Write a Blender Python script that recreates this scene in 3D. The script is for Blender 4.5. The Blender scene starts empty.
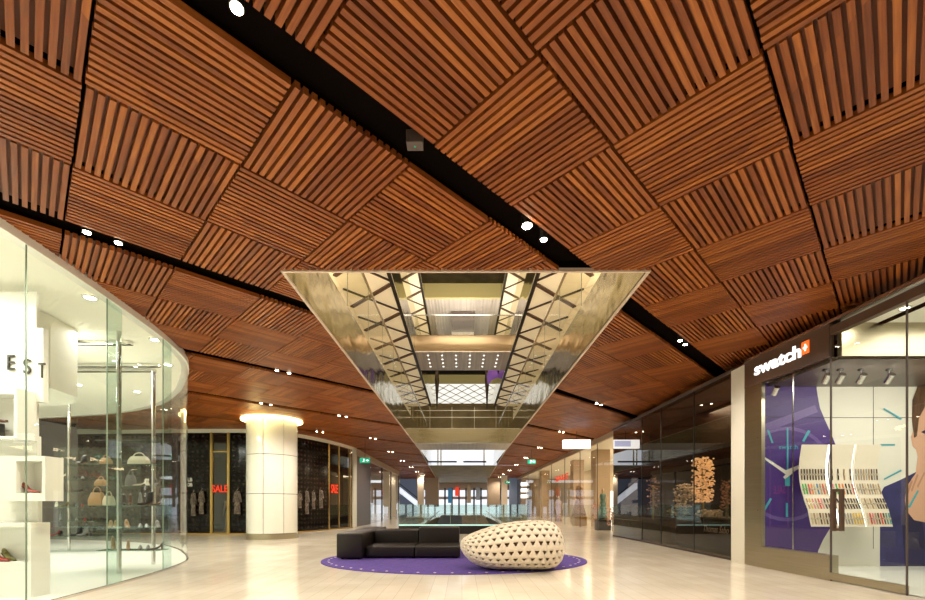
import bpy, bmesh, math, random
from mathutils import Vector, Matrix
random.seed(7)
R = math.radians
COL = bpy.context.scene.collection
F = 437.0; CX = 462.0; HY = 505.0; EYE = 1.2; ZC = 3.1; CEIL = EYE + ZC
def at(px, py, Y): return Vector(((px-CX)*Y/F, Y, EYE+(HY-py)*Y/F))
# ------------------------------------------------------------------ materials
def nt(m):
    m.use_nodes = True
    return m.node_tree, m.node_tree.nodes, m.node_tree.links
def mat(name, col, rough=.5, metal=0., emit=0., ecol=None, noise=None, bump=None, spec=None, coat=0):
    m = bpy.data.materials.new(name); t, n, l = nt(m)
    b = n['Principled BSDF']
    b.inputs['Base Color'].default_value = (*col, 1)
    b.inputs['Roughness'].default_value = rough
    b.inputs['Metallic'].default_value = metal
    if spec is not None: b.inputs['Specular IOR Level'].default_value = spec
    if coat: b.inputs['Coat Weight'].default_value = coat
    if emit:
        b.inputs['Emission Color'].default_value = (*(ecol or col), 1)
        b.inputs['Emission Strength'].default_value = emit
    if noise:   # (scale vector, contrast)
        sc, amt = noise
        tc = n.new('ShaderNodeTexCoord'); mp = n.new('ShaderNodeMapping'); no = n.new('ShaderNodeTexNoise')
        mp.inputs['Scale'].default_value = sc
        no.inputs['Scale'].default_value = 1; no.inputs['Detail'].default_value = 4
        cr = n.new('ShaderNodeValToRGB')
        cr.color_ramp.elements[0].color = (*[c*(1-amt) for c in col], 1); cr.color_ramp.elements[0].position = .3
        cr.color_ramp.elements[1].color = (*[min(1, c*(1+amt)) for c in col], 1); cr.color_ramp.elements[1].position = .7
        l.new(tc.outputs['Object'], mp.inputs[0]); l.new(mp.outputs[0], no.inputs['Vector'])
        l.new(no.outputs[0], cr.inputs[0]); l.new(cr.outputs[0], b.inputs['Base Color'])
    if bump:
        sc, st = bump
        tc = n.new('ShaderNodeTexCoord'); mp = n.new('ShaderNodeMapping'); no = n.new('ShaderNodeTexNoise')
        mp.inputs['Scale'].default_value = sc; no.inputs['Scale'].default_value = 1
        bp = n.new('ShaderNodeBump'); bp.inputs['Strength'].default_value = st; bp.inputs['Distance'].default_value = .1
        l.new(tc.outputs['Object'], mp.inputs[0]); l.new(mp.outputs[0], no.inputs['Vector'])
        l.new(no.outputs[0], bp.inputs['Height']); l.new(bp.outputs[0], b.inputs['Normal'])
    return m
def glass(name, tint, refl=1.0, base=.0, rough=.0, rcol=(1, 1, 1)):
    m = bpy.data.materials.new(name); t, n, l = nt(m)
    n.remove(n['Principled BSDF']); out = n['Material Output']
    tr = n.new('ShaderNodeBsdfTransparent'); tr.inputs[0].default_value = (*tint, 1)
    gl = n.new('ShaderNodeBsdfGlossy'); gl.inputs['Roughness'].default_value = rough; gl.inputs[0].default_value = (*rcol, 1)
    ge = n.new('ShaderNodeNewGeometry'); dt = n.new('ShaderNodeVectorMath'); dt.operation = 'DOT_PRODUCT'
    l.new(ge.outputs['Incoming'], dt.inputs[0]); l.new(ge.outputs['Normal'], dt.inputs[1])
    ab = n.new('ShaderNodeMath'); ab.operation = 'ABSOLUTE'; l.new(dt.outputs['Value'], ab.inputs[0])
    om = n.new('ShaderNodeMath'); om.operation = 'SUBTRACT'; om.inputs[0].default_value = 1; l.new(ab.outputs[0], om.inputs[1])
    pw = n.new('ShaderNodeMath'); pw.operation = 'POWER'; pw.inputs[1].default_value = 5; l.new(om.outputs[0], pw.inputs[0])
    fr = n.new('ShaderNodeMath'); fr.operation = 'MULTIPLY_ADD'; fr.inputs[1].default_value = .92; fr.inputs[2].default_value = .07
    l.new(pw.outputs[0], fr.inputs[0])
    ma = n.new('ShaderNodeMath'); ma.operation = 'MULTIPLY_ADD'; ma.use_clamp = True
    ma.inputs[1].default_value = refl; ma.inputs[2].default_value = base
    mx = n.new('ShaderNodeMixShader')
    l.new(fr.outputs[0], ma.inputs[0]); l.new(ma.outputs[0], mx.inputs[0])
    l.new(tr.outputs[0], mx.inputs[1]); l.new(gl.outputs[0], mx.inputs[2]); l.new(mx.outputs[0], out.inputs[0])
    return m
def wood_mat():
    m = bpy.data.materials.new('slat_wood'); t, n, l = nt(m); b = n['Principled BSDF']
    uv = n.new('ShaderNodeUVMap'); geo = n.new('ShaderNodeNewGeometry')
    mp = n.new('ShaderNodeMapping'); mp.inputs['Scale'].default_value = (2.2, 60, 1)
    off = n.new('ShaderNodeMath'); off.operation = 'MULTIPLY'; off.inputs[1].default_value = 97.0
    cmb = n.new('ShaderNodeCombineXYZ')
    l.new(geo.outputs['Random Per Island'], off.inputs[0]); l.new(off.outputs[0], cmb.inputs[0]); l.new(off.outputs[0], cmb.inputs[2])
    l.new(uv.outputs[0], mp.inputs['Vector']); l.new(cmb.outputs[0], mp.inputs['Location'])
    no = n.new('ShaderNodeTexNoise'); no.inputs['Scale'].default_value = 1; no.inputs['Detail'].default_value = 5
    l.new(mp.outputs[0], no.inputs['Vector'])
    oi = n.new('ShaderNodeObjectInfo')
    a = n.new('ShaderNodeMath'); a.operation = 'MULTIPLY_ADD'; a.inputs[1].default_value = .45; a.inputs[2].default_value = .0
    l.new(geo.outputs['Random Per Island'], a.inputs[0])
    a2 = n.new('ShaderNodeMath'); a2.operation = 'MULTIPLY_ADD'; a2.inputs[1].default_value = .9
    l.new(no.outputs[0], a2.inputs[0]); l.new(a.outputs[0], a2.inputs[2])
    a3 = n.new('ShaderNodeMath'); a3.operation = 'SUBTRACT'; a3.inputs[1].default_value = .18
    l.new(a2.outputs[0], a3.inputs[0])
    cr = n.new('ShaderNodeValToRGB'); e = cr.color_ramp.elements
    e[0].position = 0; e[0].color = (.10, .019, .004, 1); e[1].position = 1; e[1].color = (.53, .180, .032, 1)
    k = e.new(.5); k.color = (.275, .074, .0125, 1)
    l.new(a3.outputs[0], cr.inputs[0]); l.new(cr.outputs[0], b.inputs['Base Color'])
    b.inputs['Roughness'].default_value = .42; b.inputs['Specular IOR Level'].default_value = .35
    return m
def floor_mat():
    m = bpy.data.materials.new('floor_stone'); t, n, l = nt(m); b = n['Principled BSDF']
    tc = n.new('ShaderNodeTexCoord'); mp = n.new('ShaderNodeMapping'); mp.inputs['Rotation'].default_value = (0, 0, R(90))
    br = n.new('ShaderNodeTexBrick'); br.inputs['Scale'].default_value = 1
    br.inputs['Brick Width'].default_value = 1.2; br.inputs['Row Height'].default_value = .22
    br.inputs['Mortar Size'].default_value = .0035; br.inputs['Mortar Smooth'].default_value = .3
    br.inputs['Color1'].default_value = (.82, .76, .65, 1); br.inputs['Color2'].default_value = (.77, .70, .59, 1)
    br.inputs['Mortar'].default_value = (.60, .51, .40, 1)
    l.new(tc.outputs['Object'], mp.inputs[0]); l.new(mp.outputs[0], br.inputs[0])
    no = n.new('ShaderNodeTexNoise'); no.inputs['Scale'].default_value = 1.3; no.inputs['Detail'].default_value = 6
    l.new(tc.outputs['Object'], no.inputs['Vector'])
    cr = n.new('ShaderNodeValToRGB'); cr.color_ramp.elements[0].position = .3; cr.color_ramp.elements[0].color = (.86, .84, .80, 1)
    cr.color_ramp.elements[1].position = .7; cr.color_ramp.elements[1].color = (1, 1, 1, 1)
    l.new(no.outputs[0], cr.inputs[0])
    mx = n.new('ShaderNodeMix'); mx.data_type = 'RGBA'; mx.blend_type = 'MULTIPLY'; mx.inputs[0].default_value = 1
    l.new(br.outputs[0], mx.inputs[6]); l.new(cr.outputs[0], mx.inputs[7]); l.new(mx.outputs[2], b.inputs['Base Color'])
    b.inputs['Roughness'].default_value = .13; b.inputs['Specular IOR Level'].default_value = .5
    return m
def dot_black():
    m = bpy.data.materials.new('black_studded_panel'); t, n, l = nt(m); b = n['Principled BSDF']
    tc = n.new('ShaderNodeTexCoord'); vo = n.new('ShaderNodeTexVoronoi'); vo.inputs['Randomness'].default_value = 0; vo.inputs['Scale'].default_value = 5
    l.new(tc.outputs['UV'], vo.inputs['Vector'])
    cr = n.new('ShaderNodeValToRGB'); cr.color_ramp.elements[0].position = .22; cr.color_ramp.elements[0].color = (.022, .013, .010, 1)
    cr.color_ramp.elements[1].position = .3; cr.color_ramp.elements[1].color = (.006, .004, .003, 1)
    l.new(vo.outputs['Distance'], cr.inputs[0]); l.new(cr.outputs[0], b.inputs['Base Color'])
    b.inputs['Roughness'].default_value = .12; b.inputs['Specular IOR Level'].default_value = .25
    return m
W = {}
W['wood'] = wood_mat(); W['woodback'] = mat('slat_backing', (.15, .038, .008), .6); W['floor'] = floor_mat(); W['studs'] = dot_black()  # backing darker than the slats to deepen the shade in the gaps
W['void_black'] = mat('ceiling_void_black', (.005, .0035, .003), .9, spec=0)
W['black'] = mat('black_metal', (.012, .011, .010), .4)
W['trim'] = mat('pale_pink_trim', (.72, .58, .47), .35, .2)
W['white'] = mat('white_lacquer', (.86, .85, .78), .25)
W['whitewall'] = mat('white_wall_paint', (.80, .78, .68), .6)
W['cream'] = mat('cream_ceiling', (.80, .70, .52), .7, emit=.30, ecol=(1, .80, .48))  # emission stands in for gallery lighting on the ceiling
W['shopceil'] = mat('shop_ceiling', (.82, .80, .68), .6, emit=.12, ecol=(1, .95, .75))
W['brushed'] = mat('brushed_bronze', (.50, .45, .33), .3, 1, bump=((.5, .8, 1.5), .12), noise=((1, 1, 40), .05))
W['fascia'] = mat('brushed_steel_fascia', (.46, .41, .30), .11, 1, bump=((.5, 1.1, 1.6), .22), noise=((.4, .4, 30), .05))
W['copper'] = mat('coppery_soffit', (.42, .30, .18), .35, .9, bump=((.4, 2, 2), .4))
W['silver'] = mat('silver_soffit', (.66, .60, .53), .4, .45, noise=((9, .2, .2), .15))
W['yellowmetal'] = mat('yellow_beam', (.58, .49, .22), .4, .3, emit=.12, ecol=(.9, .75, .3))  # glow added to brighten the beam, which is no lamp
W['steel'] = mat('polished_steel', (.65, .65, .63), .15, 1)
W['gold'] = mat('gold_frame', (.55, .36, .12), .3, 1)
W['brown'] = mat('dark_brown_panel', (.045, .026, .018), .35)
W['header'] = mat('brown_sign_panel', (.10, .056, .036), .4)
W['greybrown'] = mat('grey_brown_wall', (.10, .075, .065), .4)
W['leather'] = mat('dark_brown_leather', (.013, .0075, .006), .40, bump=((60, 60, 60), .05))
W['pod'] = mat('cream_pod_shell', (.80, .70, .55), .45)
W['podin'] = mat('brown_pod_lining', (.28, .15, .065), .8)
W['rug'] = mat('purple_rug', (.085, .046, .26), .95, noise=((14, 14, 14), .22))
W['rugdot'] = mat('pale_stud', (.75, .65, .62), .6)
W['coltile'] = mat('white_glass_cladding', (.84, .83, .74), .08)
W['ring'] = mat('column_ring_glow', (1, .95, .6), .5, emit=7, ecol=(1, .86, .36))
W['lamp'] = mat('lamp_lens', (1, .95, .85), .3, emit=40, ecol=(1, .88, .66))
W['star'] = mat('bright_lamp_lens', (1, .95, .85), .3, emit=260, ecol=(1, .90, .70))
W['glow'] = mat('white_glow', (1, 1, 1), .5, emit=2.2, ecol=(1, .98, .92))
W['logo'] = mat('white_lit_letters', (1, 1, 1), .5, emit=1.6, ecol=(1, .97, .95))
W['orange'] = mat('orange_lit_square', (.9, .15, .02), .5, emit=1.0, ecol=(1, .16, .02))
W['red'] = mat('red_letters', (.8, .04, .01), .5, emit=.5, ecol=(1, .05, .01))
W['green'] = mat('green_exit_face', (.0, .25, .15), .4, emit=.28, ecol=(0, .8, .42))
W['letters'] = mat('dark_letters', (.04, .04, .03), .4)
W['store_floor'] = mat('white_store_floor', (.82, .84, .78), .25)
W['clear'] = glass('clear_glass', (.93, .97, .94), .8, .0)
W['teal'] = glass('green_tinted_glass', (.72, .86, .80), 1.0, .02)
W['edge'] = mat('green_glass_edge', (.22, .30, .22), .2, emit=.02, ecol=(.3, .7, .5))
W['dark'] = glass('dark_tinted_glass', (.44, .38, .30), 1.1, .01)
W['darker'] = glass('very_dark_glass', (.055, .045, .04), 1.8, .03)
W['amber'] = glass('amber_glass', (.90, .86, .76), .55, .0)
W['shelfglass'] = glass('shelf_glass', (.50, .72, .65), .8, .14)
W['gglass'] = glass('balustrade_glass', (.78, .86, .80), .9, .0)
W['vglass'] = glass('atrium_glass', (.84, .82, .70), .35, .0)
W['purple'] = mat('purple_print', (.055, .022, .17), .4, emit=.05, ecol=(.16, .05, .45))
W['purple2'] = mat('light_purple_print', (.13, .08, .27), .4, emit=.05, ecol=(.3, .18, .6))
W['cyan'] = mat('teal_print', (.05, .34, .40), .4, emit=.1, ecol=(.1, .6, .7))
W['printwhite'] = mat('white_print', (.80, .76, .70), .4)
W['skin'] = mat('printed_skin', (.72, .42, .28), .5)
W['hair'] = mat('printed_hair', (.12, .06, .03), .6, noise=((20, 3, 3), .4))
W['skin2'] = mat('printed_skin_shadow', (.50, .27, .17), .5)
W['navy'] = mat('printed_navy', (.035, .035, .14), .5, noise=((3, 3, 3), .3))
W['navydark'] = mat('printed_navy_shadow', (.015, .013, .06), .5)
W['lip'] = mat('printed_lip', (.45, .12, .09), .5)
W['panelcream'] = mat('cream_display_panel', (.82, .74, .60), .45)
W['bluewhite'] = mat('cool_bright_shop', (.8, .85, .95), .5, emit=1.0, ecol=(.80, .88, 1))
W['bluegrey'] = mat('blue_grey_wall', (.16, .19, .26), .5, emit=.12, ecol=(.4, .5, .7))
W['warmshop'] = mat('warm_shop_wall', (.60, .50, .38), .6, emit=.10, ecol=(1, .75, .45))  # faint emission put in for shop lighting falling on the surface
W['beige'] = mat('beige_wall', (.55, .42, .30), .6)
W['skylight'] = mat('skylight_white', (.95, .95, .9), .6, emit=1.05, ecol=(1, .97, .88))
W['lattice'] = mat('skylight_lattice', (.35, .32, .25), .5)
W['nightblue'] = mat('night_window', (.02, .025, .06), .15)
W['darkolive'] = mat('dark_olive_soffit', (.21, .17, .085), .6, .0, noise=((1, 1, 1), .3))
W['carpet'] = mat('dark_lower_floor', (.03, .03, .05), .6)
W['carpet2'] = mat('lower_brown', (.16, .11, .06), .6, noise=((4, 4, 4), .5))
W['mannequin'] = mat('mannequin_shell', (.62, .46, .34), .4)
W['gown'] = mat('brown_patterned_cloth', (.33, .19, .10), .7, noise=((14, 14, 14), .7))
W['tealcloth'] = mat('teal_cloth', (.12, .24, .22), .7, noise=((9, 9, 9), .5))
W['pink'] = mat('dusty_pink_flowers', (.55, .30, .22), .8, noise=((9, 9, 9), .5))
W['leaf'] = mat('pale_leaves', (.34, .34, .20), .7, noise=((9, 9, 9), .4))
W['patt'] = mat('black_white_cloth', (.17, .13, .10), .8, noise=((22, 22, 14), .95))
W['flower'] = mat('warm_lit_blossom', (.9, .55, .25), .6, emit=.8, ecol=(1, .60, .32), noise=((9, 9, 9), .5))
W['lilac'] = mat('purple_banner', (.25, .10, .55), .6, emit=.15, ecol=(.4, .2, .9))
for k, c in dict(sh_black=(.015, .013, .012), sh_tan=(.45, .27, .13), sh_red=(.30, .03, .02), sh_cream=(.72, .64, .50), sh_olive=(.20, .19, .05),
                 sh_pink=(.60, .28, .24), sh_brown=(.12, .05, .025), sh_grey=(.20, .20, .19)).items():
    W[k] = mat(k.replace('sh_', 'shoe_'), c, .35)
for k, c in dict(w_black=(.02, .015, .015), w_brown=(.12, .06, .03), w_tan=(.45, .30, .16), w_green=(.02, .40, .05), w_red=(.70, .06, .03), w_orange=(.85, .25, .03),
                 w_blue=(.05, .25, .45), w_pink=(.75, .25, .28), w_grey=(.35, .34, .33), w_yellow=(.75, .50, .04), w_cream=(.70, .58, .40), w_teal=(.10, .32, .30)).items():
    W[k] = mat(k.replace('w_', 'watch_'), c, .4)
# ------------------------------------------------------------------ object helpers
class MB:
    def __init__(s): s.v = []; s.f = []; s.uv = None
    def add(s, vs, fs):
        o = len(s.v); s.v += [tuple(v) for v in vs]; s.f += [tuple(i+o for i in f) for f in fs]; return s
    def box(s, x0, x1, y0, y1, z0, z1):
        return s.add([(x, y, z) for z in (z0, z1) for y in (y0, y1) for x in (x0, x1)],
                     [(0, 2, 3, 1), (4, 5, 7, 6), (0, 1, 5, 4), (2, 6, 7, 3), (0, 4, 6, 2), (1, 3, 7, 5)])
    def seg(s, p, q, w, h, up=(0, 0, 1)):      # bar between two points
        p = Vector(p); q = Vector(q); d = (q-p).normalized(); u = Vector(up)
        a = d.cross(u)
        if a.length < 1e-4: a = d.cross(Vector((0, 1, 0)))
        a.normalize(); b = a.cross(d).normalized()
        vs = [e + a*sx*w/2 + b*sy*h/2 for e in (p, q) for sx, sy in ((-1, -1), (1, -1), (1, 1), (-1, 1))]
        return s.add(vs, [(0, 1, 2, 3), (7, 6, 5, 4), (0, 4, 5, 1), (1, 5, 6, 2), (2, 6, 7, 3), (3, 7, 4, 0)])
    def quad(s, a, b, c, d): return s.add([a, b, c, d], [(0, 1, 2, 3)])
    def poly(s, pts): return s.add(pts, [tuple(range(len(pts)))])
    def loft(s, rings, close=True, cap=True):
        n = len(rings[0]); vs = [p for r in rings for p in r]; fs = []
        m = n if close else n-1
        for i in range(len(rings)-1):
            for j in range(m):
                k = (j+1) % n; fs.append((i*n+j, i*n+k, (i+1)*n+k, (i+1)*n+j))
        if cap and close: fs += [tuple(range(n))[::-1], tuple((len(rings)-1)*n+j for j in range(n))]
        return s.add(vs, fs)
    def cyl(s, c, r, h, n=16, r2=None, axis=(0, 0, 1)):
        c = Vector(c); ax = Vector(axis).normalized(); q = ax.to_track_quat('Z', 'Y'); r2 = r if r2 is None else r2
        rings = [[c + q @ Vector((rr*math.cos(2*math.pi*i/n), rr*math.sin(2*math.pi*i/n), t)) for i in range(n)] for t, rr in ((0, r), (h, r2))]
        return s.loft(rings)
    def ball(s, c, rx, ry, rz, n=12, m=8):
        c = Vector(c)
        rings = []
        for i in range(m+1):
            a = -math.pi/2 + math.pi*i/m; k = max(math.cos(a), .02)
            rings.append([c + Vector((rx*k*math.cos(2*math.pi*j/n), ry*k*math.sin(2*math.pi*j/n), rz*math.sin(a))) for j in range(n)])
        return s.loft(rings)
    def tube(s, pts, r, n=8):
        pts = [Vector(p) for p in pts]; rings = []
        for i, p in enumerate(pts):
            d = (pts[min(i+1, len(pts)-1)] - pts[max(i-1, 0)]).normalized()
            q = d.to_track_quat('Z', 'Y'); rr = r[i] if isinstance(r, (list, tuple)) else r
            rings.append([p + q @ Vector((rr*math.cos(2*math.pi*j/n), rr*math.sin(2*math.pi*j/n), 0)) for j in range(n)])
        return s.loft(rings)
    def mesh(s, name):
        me = bpy.data.meshes.new(name); me.from_pydata(s.v, [], s.f)
        if s.uv:
            ul = me.uv_layers.new(name='UVMap')
            for i, c in enumerate(s.uv): ul.data[i].uv = c
        return me
def link(name, me, m=None, parent=None, smooth=False, bevel=0, seg=2, loc=None, fix=True):
    if m is not None and not me.materials:
        for k in (m if isinstance(m, (list, tuple)) else [m]): me.materials.append(W[k] if isinstance(k, str) else k)
    if fix or bevel:
        bm = bmesh.new(); bm.from_mesh(me)
        if fix: bmesh.ops.recalc_face_normals(bm, faces=bm.faces)
        if bevel: bmesh.ops.bevel(bm, geom=list(bm.edges), offset=bevel, segments=seg, profile=.5, affect='EDGES')
        bm.to_mesh(me); bm.free()
    if smooth or bevel:
        for p in me.polygons: p.use_smooth = True
        if bevel: me.set_sharp_from_angle(angle=R(50))
        elif smooth == 'auto': me.set_sharp_from_angle(angle=R(40))
    o = bpy.data.objects.new(name, me); COL.objects.link(o)
    if parent: o.parent = parent
    if loc: o.location = loc
    return o
def ob(name, mb, m, parent=None, **k): return link(name, mb.mesh(name), m, parent, **k)
def bx(name, m, dims, parent=None, **k): return ob(name, MB().box(*dims), m, parent, **k)
def thing(name, label, cat, loc=(0, 0, 0), group=None, rz=0):
    o = bpy.data.objects.new(name, None); COL.objects.link(o); o.location = loc; o.rotation_euler.z = rz
    o.empty_display_size = .2
    return tag(o, label, cat, group)
def tag(o, label, cat, group=None):
    o['label'] = label; o['category'] = cat
    if group: o['group'] = group
    return o
def struct(o, parent=None, label=None):
    o['kind'] = 'structure'
    if label: o['label'] = label
    return o
def S(name, m, mb, label=None, **k): return struct(ob(name, mb, m, **k), label=label)
def text(body, size, extrude=.01, offset=0, shear=0, spacing=1.0, align='LEFT'):
    cu = bpy.data.curves.new('t', 'FONT'); cu.body = body; cu.size = size; cu.extrude = extrude; cu.offset = offset
    cu.shear = shear; cu.space_character = spacing; cu.align_x = align
    o = bpy.data.objects.new('t', cu); COL.objects.link(o)
    bpy.context.view_layer.update()
    me = bpy.data.meshes.new_from_object(o.evaluated_get(bpy.context.evaluated_depsgraph_get()))
    bpy.data.objects.remove(o); me.materials.clear(); return me
def text_fit(body, w, h, **k):   # mesh in local XY, lower left at 0, exactly w by h
    me = text(body, 1, **k)
    xs = [v.co.x for v in me.vertices]; ys = [v.co.y for v in me.vertices]
    x0, x1, y0, y1 = min(xs), max(xs), min(ys), max(ys)
    for v in me.vertices:
        v.co.x = (v.co.x-x0)/(x1-x0)*w; v.co.y = (v.co.y-y0)/(y1-y0)*h
    return me
def place(me, origin, xdir, zdir=(0, 0, 1)):   # local x along xdir, local y up, local z toward the viewer
    x = Vector(xdir).normalized(); y = Vector(zdir); z = x.cross(y)
    M = Matrix(((x.x, y.x, z.x, origin[0]), (x.y, y.y, z.y, origin[1]), (x.z, y.z, z.z, origin[2]), (0, 0, 0, 1)))
    me.transform(M); return me
# ------------------------------------------------------------------ camera, world
cam = bpy.data.cameras.new('camera'); co = bpy.data.objects.new('camera', cam); COL.objects.link(co)
co.location = (0, 0, EYE); co.rotation_euler = (R(90), 0, 0)
cam.sensor_width = 36; cam.lens = F/925*36; cam.shift_x = .5/925; cam.shift_y = (HY-300)/925
cam.clip_end = 300; bpy.context.scene.camera = co
sc = bpy.context.scene
sc.view_settings.view_transform = 'Standard'; sc.view_settings.look = 'None'
sc.view_settings.exposure = 0; sc.view_settings.gamma = 1
sc.cycles.transparent_max_bounces = 24
wd = bpy.data.worlds.new('world'); sc.world = wd; wd.use_nodes = True
wd.node_tree.nodes['Background'].inputs[0].default_value = (1, .84, .66, 1)
wd.node_tree.nodes['Background'].inputs[1].default_value = .10
# ------------------------------------------------------------------ floor
VL, VR = -2.36, 2.46
HX0, HX1, HY0, HY1 = -2.45, 2.5, 18.45, 44.0
mb = MB()
mb.box(-22, 22, -4, HY0, -.1, 0); mb.box(-22, HX0, HY0, HY1, -.1, 0); mb.box(HX1, 22, HY0, HY1, -.1, 0); mb.box(-22, 22, HY1, 66, -.1, 0)
S('floor', 'floor', mb, label='polished cream stone plank floor of the mall')
mb = MB(); mb.box(HX0-.2, HX0, HY0, HY1, -4.5, -.1).box(HX1, HX1+.2, HY0, HY1, -4.5, -.1).box(HX0-.2, HX1+.2, HY1, HY1+.2, -4.5, -.1).box(HX0-.2, HX1+.2, HY0-.2, HY0, -4.5, -.1)
S('wall_lower_void', 'carpet2', mb)
S('floor_lower', 'carpet', MB().box(HX0-.2, HX1+.2, HY0, HY1, -4.6, -4.5))
# ------------------------------------------------------------------ wood ceiling
store_curve = [(-4.9, 1.5), (-4.93, 3.0), (-5.0, 4.7), (-5.15, 6.3), (-5.38, 7.8), (-5.72, 9.0), (-6.15, 9.8), (-6.8, 10.7), (-7.7, 11.8), (-9.2, 13.2), (-11.5, 14.4), (-15, 15.3)]
def catmull(P, n=8):
    out = []
    for i in range(len(P)-1):
        p0, p1, p2, p3 = [Vector(P[max(0, min(len(P)-1, i+k))]) for k in (-1, 0, 1, 2)]
        for j in range(n):
            t = j/n
            out.append(.5*((2*p1)+(p2-p0)*t+(2*p0-5*p1+4*p2-p3)*t*t+(3*p1-p0-3*p2+p3)*t**3))
    out.append(Vector(P[-1])); return out
SCV = catmull(store_curve)
def in_store(x, y):
    if y > 15.3 or x > -4.9: return False
    for a, b in zip(SCV, SCV[1:]):
        if a.y <= y <= b.y:
            t = (y-a.y)/max(1e-6, b.y-a.y); return x < a.x+(b.x-a.x)*t - .9
    return y < 1.5
PS = .5*ZC/math.sqrt(2); NSL = 16
def slat_panel_mb(M=Matrix.Identity(4)):
    mb = MB(); uv = []; L = PS-.012; pitch = L/NSL; wdt = .041; ht = .056
    for i in range(NSL):
        y = -L/2 + pitch*(i+.5)
        j = random.uniform(-.004, .004)
        o = len(mb.v); mb.box(-L/2+.004+j, L/2-.004+j, y-wdt/2, y+wdt/2, 0, ht)
        mb.f.pop(o//8*0 - 5 if False else -5)      # the hidden top face of the slat
        for k in range(o, o+8): mb.v[k] = tuple(M @ Vector(mb.v[k]))
        for fi in range(5):
            if fi == 0: uv += [(0, 0), (0, wdt), (L, wdt), (L, 0)]
            elif fi in (1, 2): uv += [(0, 0), (L, 0), (L, ht), (0, ht)]
            else: uv += [(0, 0), (0, ht), (wdt, ht), (wdt, 0)]
    o = len(mb.v); q = L/2-.035; mb.quad((-q, -q, ht), (-q, q, ht), (q, q, ht), (q, -q, ht))   # backing board behind the slats
    for k in range(o, o+4): mb.v[k] = tuple(M @ Vector(mb.v[k]))
    uv += [(0, 0), (0, L), (L, L), (L, 0)]
    mb.uv = uv; return mb
cells = []
for p in range(-3, 14):
    for r in range(3):
        c0 = 1.44+1.64*p+.5*r; Rr = 3*p+r
        for k in range(-6, 50):
            d0 = .14+.498*k
            c = (c0+.25)*ZC; d = (d0+.249)*ZC
            x, y = (d-c)/2, (d+c)/2
            if y < -1.5 or y > 63: continue
            if x > 6.9 or x < -15.5: continue
            if x < -8.2 and y > 22: continue
            if x > 0 and y > 17 and x > 7.6: continue
            if in_store(x, y): continue
            cells.append((x, y, (Rr+k) % 2 == 0))
WLx = lambda y: -2.36-(y-24.6)*(3.3-2.36)/(64-24.6)
WRx = lambda y: 2.46+(y-24.6)*(3.4-2.46)/(64-24.6)
k2 = (3.3-2.36)/(64-24.6)
# convex regions as lists of half planes (point, outward normal)
G_ = .03
REG = [[((VL, 0), (1, 0), G_), ((0, 24.6), (0, 1), 0)],
       [((VR, 0), (-1, 0), G_), ((0, 24.6), (0, 1), 0)],
       [((VL, 0), (-1, 0), -G_), ((VR, 0), (1, 0), -G_), ((0, 5.8), (0, 1), G_)],
       [((VL, 24.6), (1, k2), G_), ((0, 24.6), (0, -1), 0)],
       [((VR, 24.6), (-1, k2), G_), ((0, 24.6), (0, -1), 0)]]
ceil_mb = MB()
zc0, zc1 = CEIL+.115, CEIL+.2
ceil_mb.box(-16, 9, -3, 5.75, zc0, zc1).box(-16, VL-.05, 5.75, 24.6, zc0, zc1).box(VR+.05, 9, 5.75, 24.6, zc0, zc1)
ceil_mb.add([(-16, 24.6, zc0), (VL, 24.6, zc0), (-3.3, 64, zc0), (-16, 64, zc0)], [(0, 1, 2, 3)])
ceil_mb.add([(12, 24.6, zc0), (VR, 24.6, zc0), (3.4, 64, zc0), (12, 64, zc0)], [(0, 1, 2, 3)])
ceiling = S('ceiling', 'void_black', ceil_mb, label='ceiling of square timber slat panels in a diagonal checkerboard with black lighting slots')
protoP = slat_panel_mb().mesh('slat_panel'); protoP.materials.append(W['wood']); protoP.materials.append(W['woodback'])
protoP.polygons[len(protoP.polygons)-1].material_index = 1
far = []; near = []
hs = PS/math.sqrt(2)
def sd(pt, pl): return (pt[0]-pl[0][0])*pl[1][0] + (pt[1]-pl[0][1])*pl[1][1]
def clipped(x, y, P):
    M = Matrix.Translation((x, y, CEIL)) @ Matrix.Rotation(R(45 if P else -45), 4, 'Z')
    cor = [(x+a*hs*1, y+b*hs*1) for a, b in ((1, 0), (-1, 0), (0, 1), (0, -1))]
    out = []
    for rg in REG:
        ds = [[sd(c, pl)/math.hypot(*pl[1]) for c in cor] for pl in rg]
        if all(max(q) <= -.02 for q in ds): return 'whole'
        if any(min(q) >= -.03 for q in ds): continue
        out.append(rg)
    if not out: return None
    res = []
    for rg in out:
        me = bpy.data.meshes.new('slat_panel')
        bm = bmesh.new(); bm.from_mesh(protoP); bm.transform(M)
        for pl in rg:
            nn = Vector((pl[1][0], pl[1][1], 0)).normalized()
            bmesh.ops.bisect_plane(bm, geom=bm.verts[:]+bm.edges[:]+bm.faces[:], plane_co=(pl[0][0]-nn.x*pl[2], pl[0][1]-nn.y*pl[2], 0), plane_no=nn, clear_outer=True)
        if len(bm.faces): bm.to_mesh(me); res.append(me)
        bm.free()
    return res
merge = bmesh.new()
for x, y, P in cells:
    c = clipped(x, y, P)
    if c is None: continue
    if y > .3:
        px = CX+F*x/y; py = HY-F*ZC/y
        vis = -120 < px < 1045 and py > -140 and not (x < -5.3 and y < 9.8 and px < 250 and py > 235-0*px and x < -5.6)
        if px > 720 and x > 6.0: vis = False
    else: vis = False
    near.append((0 if vis else 1, math.hypot(x, y), x, y, P, c))
near.sort(key=lambda a: (a[0], a[1]))
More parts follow.
